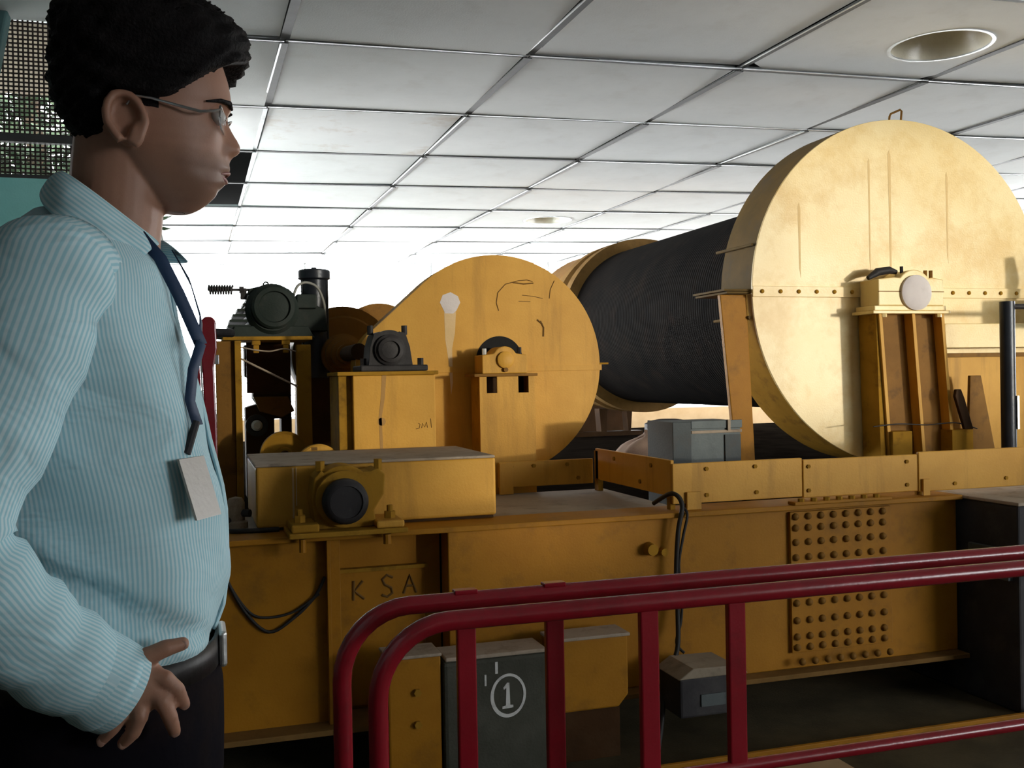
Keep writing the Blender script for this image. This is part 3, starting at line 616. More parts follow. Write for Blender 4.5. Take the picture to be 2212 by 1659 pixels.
for (x0, zt, zb, w) in ((3.02, 2.15, 1.76, .008), (3.45, 2.40, 1.80, .006), (3.58, 2.45, 1.75, .009), (3.95, 2.35, 1.85, .007)):
    obj('drip_stain', MB().prism([(x0-w, zt-.02), (x0, zt), (x0+w, zt-.03), (x0+w*.6, zb), (x0-w*.5, zb+.05)], 4.5992, 4.6004), dm, bgd)
# ---- winding drum
wd = thing('winding_drum', 'black rope-wound hoist drum behind the big disc', 'drum', (3.66, 6.5, .98))
obj('rope_layer', MB().lathe([(.20, 4.93), (.65, 4.93), (.65, 7.9), (.20, 7.9)], (BC[0], 0, BC[1]), 'y', 96), M['rope'], wd, smooth=30)
obj('flange', MB().lathe([(.2, 7.9), (.735, 7.9), (.735, 8.02), (.69, 8.03), (.69, 8.16), (.735, 8.17), (.735, 8.30), (.2, 8.30)], (BC[0], 0, BC[1]), 'y', 72), M['flange'], wd, smooth=30)  # brown colour paints in the flange's shade
obj('brake_ring', MB().lathe([(.2, 8.30), (.705, 8.30), (.705, 8.95), (.2, 8.95)], (BC[0], 0, BC[1]), 'y', 72), M['brown'], wd, smooth=30)
obj('shaft', MB().cyl((BC[0], 4.50, BC[1]), (BC[0], 9.6, BC[1]), .085, None, 28), M['steel'], wd, smooth=40)
rp = thing('rear_pedestal', 'dark pedestal carrying the far end of the drum', 'pedestal', (3.66, 9.4, .72))
obj('body', MB().prism([(3.2, .72), (4.15, .72), (3.9, 1.60), (3.42, 1.60)], 9.3, 9.6), M['darkbrown'], rp, bevel=.01)
obj('cap', MB().prism([(3.45, 1.60), (3.88, 1.60)] + circle(BC[0], BC[1], .16, 0, 180, 16), 9.32, 9.58), M['darkbrown'], rp, bevel=.01)
bs = thing('brake_stand', 'dark tapered legs of the brake stand under the drum', 'brake stand', (3.7, 8.6, .72))
for x0, x1, w, y in ((3.20, 3.36, .02, 8.62), (3.53, 3.62, -.02, 8.62), (3.80, 3.86, -.02, 8.62)):
    obj('leg', MB().prism([(x0-w, .72), (x1+w, .72), (x1, .97), (x0, .97)], y, y+.12), M['darkbrown'], bs, bevel=.004)
obj('cross_tie', MB().box(3.15, 3.95, 8.60, 8.75, .72, .76), M['darkbrown'], bs)
bs2 = thing('brake_cylinder', 'black brake cylinder standing under the middle of the drum', 'cylinder', (3.0, 6.2, .72))
obj('body', MB().lathe([(.16, 0), (.16, .22), (.12, .24), (.06, .25), (.001, .25)], (3.06, 6.25, .72), 'z', 28), M['black'], bs2, smooth=40)
obj('base', MB().box(2.86, 3.26, 6.05, 6.45, .72, .735), M['darkbrown'], bs2)
sk = thing('sack', 'dusty pink cloth sack lying behind the side kick board', 'sack', (2.3, 5.0, .72))
vs = []; n1, n2 = 22, 12; rn = random.Random(2)
for j in range(n2+1):
    ph = math.pi*j/n2
    for i in range(n1):
        a = 2*math.pi*i/n1; q = 1+.10*math.sin(3*a+1)+.07*math.sin(5*a+2*ph)
        vs.append((2.305+.17*q*math.sin(ph)*math.cos(a), 5.0+.12*q*math.sin(ph)*math.sin(a), max(.7205, .80+.155*math.cos(ph)*(1+.15*math.cos(a)))))
fs = [(j*n1+i, j*n1+(i+1) % n1, (j+1)*n1+(i+1) % n1, (j+1)*n1+i) for j in range(n2) for i in range(n1)]
obj('cloth', MB().add(vs, fs), M['sack'], sk, smooth=80)
obj('neck_tie', MB().ring((2.345, 5.0, .955), .012, .022, -.012, .012, 'z', 16).cyl((2.345, 5.0, .95), (2.345, 5.0, .985), .018, .024, 12), M['hose'], sk, smooth=60)
# ---- big bearing and pedestal in front of the disc
p3 = thing('bearing_pedestal', 'tall ribbed ochre pedestal before the big disc', 'pedestal', (3.6, 4.5, .72))
obj('web', MB().prism([(3.40, .72), (3.84, .72), (3.775, 1.562), (3.37, 1.562)], 4.49, 4.505), M['brown'], p3)  # brown in place of yellow paints in the web's shading
for (xt, xb) in ((3.375, 3.432), (3.578, 3.640), (3.760, 3.826)):
    obj('rib', MB().prism([(xt-.008, 1.562), (xt+.012, 1.562), (xb+.012, .72), (xb-.008, .72)], 4.425, 4.49), M['yellow'], p3, bevel=.002)
obj('side_plate', MB().prism([(3.36, 1.562), (3.376, 1.562), (3.41, .72), (3.38, .72)], 4.44, 4.585), M['yellow_dark'], p3)
obj('seat_plate', MB().box(3.322, 3.800, 4.41, 4.588, 1.562, 1.578), M['yellow_pale'], p3, bevel=.003)
obj('gusset', MB().box(3.42, 3.54, 4.40, 4.488, .72, .955), M['yellow_dark'], p3, bevel=.003); obj('gusset', MB().box(3.79, 3.925, 4.40, 4.488, .72, .952), M['yellow_dark'], p3, bevel=.003)
for x in (3.40, 3.74): obj('nut', MB().cyl((x, 4.43, 1.562), (x, 4.43, 1.545), .016, None, 6), M['yellow_pale'], p3)
q3 = thing('bearing_block', 'whitish split bearing block on the tall ribbed pedestal', 'bearing', (3.6, 4.5, 1.578))
obj('base', MB().box(3.345, 3.79, 4.43, 4.586, 1.5785, 1.605), M['yellow_pale'], q3, bevel=.004)
hs = [(3.372, 1.605), (3.776, 1.605), (3.776, 1.742), (3.71, 1.752)] + circle(3.595, 1.68, .112, 38, 142, 14) + [(3.47, 1.752), (3.372, 1.742)]
obj('housing', MB().prism(hs, 4.432, 4.584), M['yellow_pale'], q3, bevel=.005)
obj('split_line', MB().box(3.370, 3.778, 4.4305, 4.434, 1.676, 1.680), M['brown'], q3)
obj('cover', MB().lathe([(.092, .004), (.092, -.014), (.080, -.020), (.045, -.022), (.001, -.022)], (3.597, 4.432, 1.672), 'y', 36), M['lilac'], q3, smooth=40)
obj('oil_pad', MB().tube([(3.36, 4.50, 1.752), (3.42, 4.50, 1.785), (3.49, 4.50, 1.795), (3.535, 4.50, 1.785)], [.012, .022, .020, .012], 10), M['black'], q3, smooth=50)
for x in (3.71, 3.745): obj('cap_bolt', MB().cyl((x, 4.49, 1.745), (x, 4.49, 1.795), .010, None, 6), M['brown'], q3)
obj('cap_bolt', MB().cyl((3.545, 4.47, 1.775), (3.545, 4.47, 1.812), .009, None, 6), M['black'], q3)
lp = cable('', '', [(3.30, 4.395, .985), (3.45, 4.385, .995), (3.62, 4.385, .985), (3.80, 4.385, .990), (3.94, 4.39, .955)], .004)
tag(obj('thin_wire', MB().tube(lp, .0035, 6), M['cable'], smooth=60), 'thin wire strung across the foot of the tall ribbed pedestal', 'wire')
# ---- brake beam, post and plates at the right
bm_ = thing('brake_beam', 'yellow brake beam and panel right of the tall pedestal', 'brake beam', (4.3, 4.5, .72))
obj('beam', MB().box(3.84, 5.2, 4.50, 4.585, 1.385, 1.515), M['yellow_pale'], bm_, bevel=.003)
obj('panel', MB().box(3.84, 4.42, 4.545, 4.57, .72, 1.335), M['yellow'], bm_, bevel=.002); obj('panel', MB().box(4.425, 5.2, 4.545, 4.57, .72, 1.335), M['yellow'], bm_, bevel=.002)
obj('ledge', MB().box(3.84, 5.2, 4.53, 4.58, 1.335, 1.357), M['brown'], bm_)
tp = obj('tapered_plate', MB().prism([(3.895, .72), (4.10, .72), (3.99, 1.235), (3.92, 1.235)], 4.41, 4.43), M['brown'], bevel=.003)
tag(tp, 'brown tapered steel plate leaning before the yellow panel', 'plate')
lv = obj('lever', MB().prism([(3.905, .955), (3.85, .955), (3.792, 1.13), (3.80, 1.165), (3.83, 1.165), (3.85, 1.12)], 4.375, 4.395), M['darkbrown'], bevel=.003)
tag(lv, 'short dark lever tilted beside the tall pedestal', 'lever')
bp_ = thing('brake_post', 'black upright post at the right edge with an added unseen head casting a shadow', 'post', (3.97, 4.2, .70))
obj('tube', MB().cyl((3.968, 4.2, .72), (3.968, 4.2, 1.61), .037, None, 20), M['steelblue'], bp_, smooth=40)
obj('foot_plate', MB().box(3.88, 4.06, 4.11, 4.29, .72, .735), M['black'], bp_)
obj('head', MB().box(4.48, 4.80, 4.12, 4.32, 1.50, 1.66), M['black'], bp_, bevel=.01)  # added out of view to cast a shadow on the disc
obj('added_arm', MB().cyl((3.968, 4.2, 1.585), (4.50, 4.2, 1.585), .014, None, 12), M['black'], bp_, smooth=40)  # added to join the unseen head to the post
obj('added_handle', MB().tube([(4.60, 4.24, 1.64), (4.62, 4.24, 1.78), (4.60, 4.24, 1.90)], [.035, .04, .03], 12), M['black'], bp_, smooth=50)  # added on the unseen head, part of the shadow caster
obj('silver_strip', MB().box(3.985, 3.998, 4.158, 4.168, .96, 1.13), M['steel'], bp_)  # narrow silver strip on the post
# ---- motor group at the left
ms = thing('motor_stand', 'brown steel stand under the dark motor', 'stand', (.3, 4.5, .72))
obj('column', MB().box(.095, .172, 4.51, 4.60, .72, 1.448), M['brown'], ms, bevel=.003)
obj('column_lit_edge', MB().box(.172, .200, 4.485, 4.60, .72, 1.448), M['yellow_dark'], ms, bevel=.003)  # lighter colour paints the column's lit edge
obj('column', MB().box(.434, .494, 4.50, 4.56, .72, 1.43), M['yellow_dark'], ms, bevel=.003)
obj('top_bar', MB().box(.125, .50, 4.49, 4.80, 1.450, 1.466), M['yellow_dark'], ms, bevel=.002)
obj('back_plate', MB().box(.235, .43, 4.78, 4.80, 1.22, 1.45), M['darkbrown'], ms)
for x in (.245, .370): obj('clamp', MB().box(x, x+.036, 4.50, 4.53, 1.43, 1.449).box(x+.006, x+.030, 4.505, 4.525, 1.395, 1.43), M['yellow_dark'], ms, bevel=.003)
obj('tie_rod', MB().cyl((.198, 4.49, 1.371), (.432, 4.49, 1.248), .0045, None, 8), M['dust'], ms)
lp = cable('', '', [(.20, 4.50, 1.420), (.26, 4.50, 1.408), (.32, 4.50, 1.402), (.38, 4.50, 1.412), (.43, 4.50, 1.40)], .004)
obj('wire', MB().tube(lp, .0035, 6), M['dust'], ms, smooth=60)
mo = thing('motor', 'dark finned electric motor on the brown stand', 'motor', (.34, 4.7, 1.466))
obj('body', MB().lathe([(.02, 4.64), (.095, 4.64), (.118, 4.67), (.122, 4.90), (.10, 4.95), (.02, 4.95)], (.345, 0, 1.592), 'y', 36), M['motor'], mo, smooth=35)
obj('end_bell', MB().lathe([(.098, .012), (.098, -.016), (.088, -.028), (.070, -.030), (.066, -.018), (.03, -.022), (.001, -.022)], (.352, 4.64, 1.602), 'y', 32), M['motor'], mo, smooth=30)
obj('feet', MB().prism([(.16, 1.466), (.53, 1.466), (.50, 1.52), (.18, 1.52)], 4.66, 4.92), M['motor'], mo, bevel=.004)
for k in range(7):
    zz = 1.49+k*.024; xl = .150+.10*(k/6.0)**2
    obj('fin', MB().box(xl, .28, 4.67, 4.90, zz, zz+.012), M['motor'], mo)
obj('terminal_box', MB().box(.455, .545, 4.68, 4.84, 1.60, 1.665), M['motor'], mo, bevel=.006); obj('terminal_box', MB().prism([(.44, 1.50), (.60, 1.50), (.585, 1.60), (.44, 1.66)], 4.72, 4.90), M['motor'], mo, bevel=.004)
obj('hump', MB().prism([(.235, 1.66), (.45, 1.66), (.42, 1.688), (.36, 1.702), (.29, 1.698), (.25, 1.688)], 4.68, 4.88), M['motor'], mo, bevel=.004)
obj('lifting_eye', MB().tube([(.325+.011*math.cos(a), 4.74, 1.712+.011*math.sin(a)) for a in [2*math.pi*k/12 for k in range(12)]], .004, 6, closed=True), M['motor'], mo, smooth=60)
obj('shaft_stub', MB().cyl((.07, 4.60, 1.482), (.16, 4.70, 1.482), .022, None, 14), M['motor'], mo, smooth=40)
lp = cable('', '', [(.445, 4.72, 1.66), (.465, 4.72, 1.705), (.505, 4.73, 1.722), (.555, 4.74, 1.70), (.585, 4.75, 1.63), (.590, 4.76, 1.56)], .005)
tag(obj('air_hose', MB().tube(lp, .0065, 8), M['hose'], smooth=60), 'pale hose arching from the motor to the black cylinder', 'hose')
sr = thing('spring_rod', 'threaded rod with a coil spring left above the motor', 'spring rod', (.16, 4.7, 1.68))
obj('rod', MB().cyl((.072, 4.70, 1.683), (.31, 4.70, 1.683), .006, None, 10), M['black'], sr, smooth=40)
obj('spring', MB().tube([(.074+.0011*k, 4.70+.019*math.cos(k*.62), 1.683+.019*math.sin(k*.62)) for k in range(96)], .0042, 6), M['black'], sr, smooth=60)
obj('nut', MB().cyl((.206, 4.70, 1.683), (.226, 4.70, 1.683), .017, None, 6), M['black'], sr); obj('clevis', MB().box(.210, .238, 4.69, 4.71, 1.640, 1.69), M['black'], sr)
hc = thing('hydraulic_cylinder', 'upright black hydraulic cylinder behind the motor', 'cylinder', (.556, 4.87, 1.285))
obj('body', MB().cyl((.556, 4.87, 1.285), (.556, 4.87, 1.76), .058, None, 28), M['steelblue'], hc, smooth=40)
obj('cap', MB().lathe([(.064, 1.745), (.076, 1.752), (.076, 1.787), (.068, 1.794), (.001, 1.794)], (.556, 4.87, 0), 'z', 28), M['steelblue'], hc, smooth=30)
obj('plug', MB().cyl((.556, 4.87, 1.793), (.556, 4.87, 1.806), .016, .012, 10), M['steelblue'], hc)
for x in (.498, .614): obj('stay_bolt', MB().cyl((x, 4.855, 1.30), (x, 4.855, 1.775), .006, None, 8), M['steelblue'], hc)
c1 = thing('coupling_guard', 'round brown coupling guard behind the black bearing', 'guard', (.70, 5.0, .72))
obj('casing', MB().prism(circle(.70, 1.385, .245, -30, 210, 40) + [(.48, .72), (.92, .72)], 4.96, 5.20), M['brown'], c1, smooth=30)
obj('face_ring', MB().lathe([(.20, .0), (.19, -.015), (.15, -.018), (.001, -.018)], (.70, 4.96, 1.385), 'y', 36), M['brown'], c1, smooth=35)
c2 = thing('coupling_guard', 'farther round brown guard showing between the near guard and gear guard', 'guard', (1.0, 5.6, .72))
obj('casing', MB().prism(circle(.985, 1.45, .24, -30, 210, 40) + [(.77, .72), (1.2, .72)], 5.55, 5.80), M['brown'], c2, smooth=30)
obj('bolt_lug', MB().box(.84, .87, 5.53, 5.56, 1.62, 1.66), M['black'], c2)
cp = thing('shaft_coupling', 'stepped brown shaft coupling left of the box pedestal', 'coupling', (.67, 4.7, 1.3))
obj('hub', MB().lathe([(.098, .10), (.098, .04), (.086, .035), (.086, .0), (.066, -.01), (.066, -.04), (.045, -.045), (.045, -.09), (.001, -.09)], (.672, 4.72, 1.391), 'y', 32), M['brown'], cp, smooth=30)
obj('shaft', MB().cyl((.672, 4.29, 1.391), (.672, 4.96, 1.391), .035, None, 20), M['darkbrown'], cp, smooth=40)
sb = obj('shadow_block', MB().box(.50, .675, 4.80, 4.94, .72, 1.285), M['darkbrown'], bevel=.004)  # solid dark block put in where the shadow lies
tag(sb, 'dark brown block standing for the shadow between the motor stand and box pedestal', 'block')
ws_ = thing('pulley', 'ochre wheel rim showing above the low gear case', 'pulley', (.353, 4.25, .87))
obj('disc', MB().lathe([(.001, -.02), (.03, -.02), (.034, -.006), (.085, -.004), (.097, -.012), (.097, .03), (.001, .03)], (.353, 4.27, .969), 'y', 36), M['yellow_dark'], ws_, smooth=35)
obj('axle', MB().cyl((.353, 4.20, .969), (.353, 4.55, .969), .02, None, 14), M['darkbrown'], ws_, smooth=40); obj('bracket', MB().box(.33, .376, 4.40, 4.44, .72, .99), M['darkbrown'], ws_)
ws2 = thing('pulley', 'paler wheel rim in front of the ochre one above the low gear case', 'pulley', (.468, 4.06, .84))
obj('disc', MB().lathe([(.001, -.01), (.082, -.01), (.090, -.004), (.090, .03), (.001, .03)], (.468, 4.06, .931), 'y', 36), M['yellow'], ws2, smooth=35)
obj('hole', MB().box(.44, .462, 4.048, 4.052, .998, 1.010), M['scuff'], ws2); obj('bracket', MB().box(.44, .496, 4.09, 4.115, .72, .95), M['darkbrown'], ws2)
gb = thing('gearbox', 'dark gearbox filling the space inside the brown motor stand', 'gearbox', (.36, 5.05, .72))
obj('casing', MB().prism([(.236, 1.448), (.236, 1.30), (.252, 1.29), (.258, 1.255), (.272, 1.235), (.272, 1.19), (.290, 1.165), (.236, 1.15), (.236, .72), (.368, .72), (.368, 1.095), (.402, 1.095), (.402, 1.025), (.372, 1.02), (.372, .72), (.45, .72), (.45, 1.448)], 4.98, 5.12), M['darkbrown'], gb, bevel=.004)
obj('hub_ring', MB().ring((.285, 4.96, 1.065), .030, .052, -.012, .02, 'y', 28), M['pier'], gb, smooth=40)
obj('hub', MB().lathe([(.026, .02), (.026, -.02), (.016, -.03), (.001, -.03)], (.285, 4.96, 1.065), 'y', 20), M['plastic'], gb, smooth=40)
obj('cover', MB().prism([(.27, 1.20), (.43, 1.20), (.46, 1.13), (.40, 1.10), (.30, 1.13)], 4.93, 4.98), M['brown'], gb, bevel=.004)
# red brake levers
rl = thing('brake_lever', 'tall red lever with a rounded head left of the motor stand', 'lever', (.06, 4.0, ZT))
obj('blade', MB().prism([(.040, ZT), (.088, ZT), (.083, 1.13), (.078, 1.33), (.090, 1.40), (.088, 1.47)] + circle(.060, 1.492, .028, 0, 180, 10) + [(.030, 1.46), (.028, 1.38), (.036, 1.30), (.040, 1.10)], 3.985, 4.02), M['red'], rl, bevel=.006)
obj('pin', MB().cyl((.060, 4.03, 1.462), (.150, 4.10, 1.462), .016, None, 12), M['black'], rl)
obj('clip', MB().box(.072, .096, 3.99, 4.015, 1.34, 1.375), M['steel'], rl, bevel=.002)
rl2 = thing('brake_lever', 'thin red rod with a bright edge beside the tall red lever', 'lever', (.03, 3.96, ZT))
obj('rod', MB().prism([(.012, 1.425), (.022, 1.425), (.036, 1.09), (.048, ZT), (.030, ZT), (.022, 1.09)], 3.95, 3.965), M['red'], rl2)
obj('bright_edge', MB().prism([(.024, 1.43), (.031, 1.43), (.040, 1.12), (.034, 1.12)], 3.948, 3.963), M['steel'], rl2)

# ================================================================== RED RAILINGS
def railing(name, label, x0, y, x1, ups, zr, zb, rr, caps):
    t = thing(name, label, 'railing', (x0, y, 0))
    cr = .125; P = [(x0, y, 0.006), (x0, y, zr-cr)]
    for k in range(1, 9):
        a = math.pi - k*math.pi/2/8; P.append((x0+cr+cr*math.cos(a), y, zr-cr+cr*math.sin(a)))
    P += [(x1-cr, y, zr)]
    for k in range(1, 9):
        a = math.pi/2 - k*math.pi/2/8; P.append((x1-cr+cr*math.cos(a), y, zr-cr+cr*math.sin(a)))
    P.append((x1, y, .006))
    obj('frame_pipe', MB().tube(P, rr, 20), M['red'], t, smooth=50)
    obj('bottom_rail', MB().cyl((x0, y, zb), (x1, y, zb), rr*.72, None, 16), M['red'], t, smooth=40)
    for xx in ups: obj('upright', MB().box(xx-.018, xx+.018, y-.008, y+.008, zb-.005, zr-.004), M['red'], t, bevel=.003)
    for xx in caps: obj('weld_cap', MB().box(xx-.022, xx+.022, y-.012, y+.012, zr+rr-.004, zr+rr+.004), M['red'], t, bevel=.002)
    for xx in (x0, x1): obj('foot_plate', MB().box(xx-.05, xx+.05, y-.05, y+.05, 0, .006), M['red'], t)
railing('safety_railing', 'nearer red pipe railing across the lower right', .285, 1.69, 2.75, (.780, .958), .857, .535, .0170, ())
railing('safety_railing', 'farther red pipe railing just behind the nearer one', .243, 1.82, 2.70, (.472, .645), .860, .30, .0170, (.472, .645))

# ================================================================== THE PERSON
YM = 1.345
def skin_mat():
    m = paint('brown_skin', (.31, .155, .100), (.38, .195, .128), rough=.5, dirt=(.23, .11, .07), damt=.35, dscale=30, fine=500, bump=.05)
    nt = m.node_tree; b = nt.nodes['Principled BSDF']; L = nt.links; tc = nt.nodes['Texture Coordinate']
    sp_ = nd(nt, 'ShaderNodeSeparateXYZ'); L.new(tc.outputs['Object'], sp_.inputs[0])        # shaven beard shadow on lip, chin and jaw
    mz = nd(nt, 'ShaderNodeMapRange', interpolation_type='SMOOTHSTEP'); mz.inputs[1].default_value = 1.562; mz.inputs[2].default_value = 1.535; L.new(sp_.outputs[2], mz.inputs[0])
    ml = nd(nt, 'ShaderNodeMapRange', interpolation_type='SMOOTHSTEP'); ml.inputs[1].default_value = 1.470; ml.inputs[2].default_value = 1.500; L.new(sp_.outputs[2], ml.inputs[0])
    mxx = nd(nt, 'ShaderNodeMapRange', interpolation_type='SMOOTHSTEP'); mxx.inputs[1].default_value = -.055; mxx.inputs[2].default_value = .02; L.new(sp_.outputs[0], mxx.inputs[0])
    m1 = nd(nt, 'ShaderNodeMath', operation='MULTIPLY'); L.new(mz.outputs[0], m1.inputs[0]); L.new(mxx.outputs[0], m1.inputs[1])
    m2 = nd(nt, 'ShaderNodeMath', operation='MULTIPLY'); L.new(m1.outputs[0], m2.inputs[0]); L.new(ml.outputs[0], m2.inputs[1])
    m3 = nd(nt, 'ShaderNodeMath', operation='MULTIPLY'); L.new(m2.outputs[0], m3.inputs[0]); m3.inputs[1].default_value = .5
    old = b.inputs['Base Color'].links[0].from_socket; mc = nd(nt, 'ShaderNodeMix', data_type='RGBA'); L.new(m3.outputs[0], mc.inputs[0]); L.new(old, mc.inputs[6]); mc.inputs[7].default_value = (.075, .048, .035, 1); L.new(mc.outputs[2], b.inputs['Base Color'])
    b.inputs['Subsurface Weight'].default_value = .12; b.inputs['Subsurface Radius'].default_value = (.01, .004, .002); b.inputs['Subsurface Scale'].default_value = .3
    return m
def shirt_mat():
    m, nt, b = mat_base('striped_shirt_cloth'); L = nt.links
    uvn = nd(nt, 'ShaderNodeUVMap', uv_map='uv'); sep = nd(nt, 'ShaderNodeSeparateXYZ'); L.new(uvn.outputs[0], sep.inputs[0])
    tc = nd(nt, 'ShaderNodeTexCoord')
    mul = nd(nt, 'ShaderNodeMath', operation='MULTIPLY'); mul.inputs[1].default_value = 2*math.pi/.0050; L.new(sep.outputs[0], mul.inputs[0])
    sn = nd(nt, 'ShaderNodeMath', operation='SINE'); L.new(mul.outputs[0], sn.inputs[0])
    mr = nd(nt, 'ShaderNodeMapRange'); mr.inputs[1].default_value = -.5; mr.inputs[2].default_value = .5; L.new(sn.outputs[0], mr.inputs[0])
    mx = nd(nt, 'ShaderNodeMix', data_type='RGBA'); L.new(mr.outputs[0], mx.inputs[0]); mx.inputs[6].default_value = (.33, .58, .66, 1); mx.inputs[7].default_value = (.58, .72, .76, 1)
    L.new(mx.outputs[2], b.inputs['Base Color']); b.inputs['Roughness'].default_value = .85; b.inputs['Specular IOR Level'].default_value = .15
    mp = nd(nt, 'ShaderNodeMapping'); mp.inputs['Scale'].default_value = (7, 7, 13); mp.inputs['Rotation'].default_value = (0, .5, 0); L.new(tc.outputs['Object'], mp.inputs[0])
    n1 = nd(nt, 'ShaderNodeTexNoise', i_Scale=1.0, i_Detail=3.0, i_Distortion=.8); L.new(mp.outputs[0], n1.inputs['Vector'])
    bp = nd(nt, 'ShaderNodeBump', i_Strength=.55, i_Distance=.03); L.new(n1.outputs['Fac'], bp.inputs['Height']); L.new(bp.outputs[0], b.inputs['Normal'])
    return m
M['skin'] = skin_mat(); M['shirt'] = shirt_mat()
M['hair'] = paint('black_hair', (.0035, .003, .003), (.008, .006, .006), rough=.7, damt=.15, dirt=(.016, .012, .011), scale=60, bump=.6, fine=260, spec=.12)
M['trousers'] = paint('black_navy_trousers', (.0035, .003, .005), (.006, .005, .008), rough=.95, spec=.08, damt=.1)
M['lanyard'] = paint('navy_ribbon', (.010, .030, .075), (.014, .04, .10), rough=.6, damt=.05)
M['card'] = paint('pale_id_card', (.36, .33, .29), (.42, .38, .33), rough=.4, damt=.2, dirt=(.2, .17, .14), dscale=60)
M['leather'] = paint('black_leather', (.006, .005, .005), (.010, .008, .008), rough=.5, damt=.1)
M['lip'] = paint('lip', (.22, .085, .070), (.25, .10, .085), rough=.45, damt=.05)
M['nail'] = paint('nail', (.27, .15, .11), (.30, .17, .125), rough=.35, damt=0)
M['eyewhite'] = paint('eye_white', (.5, .47, .44), (.55, .52, .5), rough=.25, damt=0)
M['iris'] = paint('dark_eye', (.01, .008, .006), (.02, .014, .01), rough=.2, damt=0)
def lens_mat():
    m, nt, b = mat_base('clear_lens'); b.inputs['Transmission Weight'].default_value = .85; b.inputs['Roughness'].default_value = .02; b.inputs['IOR'].default_value = 1.15
    b.inputs['Base Color'].default_value = (.9, .92, .92, 1); return m
M['lens'] = lens_mat()
def hx(p): return -.054+(p-300)*.000547
def hz(q): return 1.752-(q+8)*.000569
# head rows: height code, front, face front without the nose, back, half width
HR = [(464,400,400,345,.016),(455,420,420,325,.026),(440,441,441,302,.037),(420,462,462,280,.046),(405,473,473,262,.051),(393,484,475,250,.055),(381,476,475,240,.058),(366,493,483,228,.061),
 (350,489,482,214,.064),(338,497,481,205,.066),(326,513,479,196,.067),(314,517,478,188,.069),(300,511,478,180,.070),(283,501,479,168,.072),(265,491,481,158,.073),(248,488,484,150,.074),(230,496,494,143,.075),
 (205,496,496,137,.076),(175,491,491,134,.077),(140,480,480,135,.077),(105,462,462,142,.074),(70,435,435,155,.067),(40,400,400,178,.055),(15,360,360,210,.040),(0,325,325,245,.022),(-6,295,295,275,.008)]
def lerp_rows(q):
    for a, b_ in zip(HR, HR[1:]):
        if b_[0] <= q <= a[0]:
            t = (a[0]-q)/(a[0]-b_[0]); return [a[k]+(b_[k]-a[k])*t for k in range(5)]
    return list(HR[-1] if q < HR[-1][0] else HR[0])
NT = 72
def head_loft(off=None, step=6):
    mb = MB(); rows = []; q = 464
    while q >= -6: rows.append(q); q -= step
    vs = []
    for q in rows:
        _, f_, f0, b_, hw = lerp_rows(q); F_, F0, B_ = hx(f_), hx(f0), hx(b_); z = hz(q)
        cxx = B_+(F0-B_)*.47
        for k in range(NT):
            a = 2*math.pi*k/NT; c, s_ = math.cos(a), math.sin(a)
            n_ = 2.25; q1 = (abs(c)**n_+abs(s_)**n_)**(-1/n_)
            la = (F0-cxx) if c > 0 else (cxx-B_)
            x, y = cxx+la*c*q1, hw*s_*q1
            if c > 0:
                sg = .010 if q < 285 else .010+.009*min(1, (q-285)/30)
                if 338 >= q >= 240: x += (F_-F0)*math.exp(-(y/sg)**2)
                elif F_ > F0: x += (F_-F0)*math.exp(-(y/.020)**2)
                x -= .010*math.exp(-((abs(y)-.031)/.014)**2-((q-258)/20)**2)          # eye sockets
                x += .004*math.exp(-((abs(y)-.030)/.020)**2-((q-228)/12)**2)          # brows
                x += .005*math.exp(-((abs(y)-.043)/.014)**2-((q-292)/20)**2)          # cheek bones
                x -= .006*math.exp(-((abs(y)-.046)/.016)**2-((q-365)/30)**2)          # hollow below
                x -= .003*math.exp(-(y/.03)**2-((q-411)/7)**2)                        # dip above the chin
                x += .007*math.exp(-((abs(y)-.0135)/.0055)**2-((q-323)/11)**2)         # wings of the nose
                x -= .005*math.exp(-((abs(y)-.0235)/.005)**2-((q-325)/14)**2)
                x -= .005*math.exp(-((abs(y)-.0085)/.004)**2-((q-336)/6)**2)          # nostrils
            if q > 400: x += 0
            if off:
                d = off(x, y, q, c, s_)
                nx, ny = (c*hw, s_*la); L_ = math.hypot(nx, ny) or 1
                x += nx/L_*d[0]; y += ny/L_*d[0]; vs.append((x+d[1], YM+y, z+d[2]))
            else: vs.append((x, YM+y, z))
    m = len(rows); fs = [(i*NT+k, i*NT+(k+1) % NT, (i+1)*NT+(k+1) % NT, (i+1)*NT+k) for i in range(m-1) for k in range(NT)]
    fs += [tuple(range(NT)), tuple((m-1)*NT+k for k in range(NT))]
    return mb.add(vs, fs)
pe = thing('person', 'man in a pale blue striped shirt and glasses, hand on hip, in profile', 'person', (-.12, 1.345, 0))
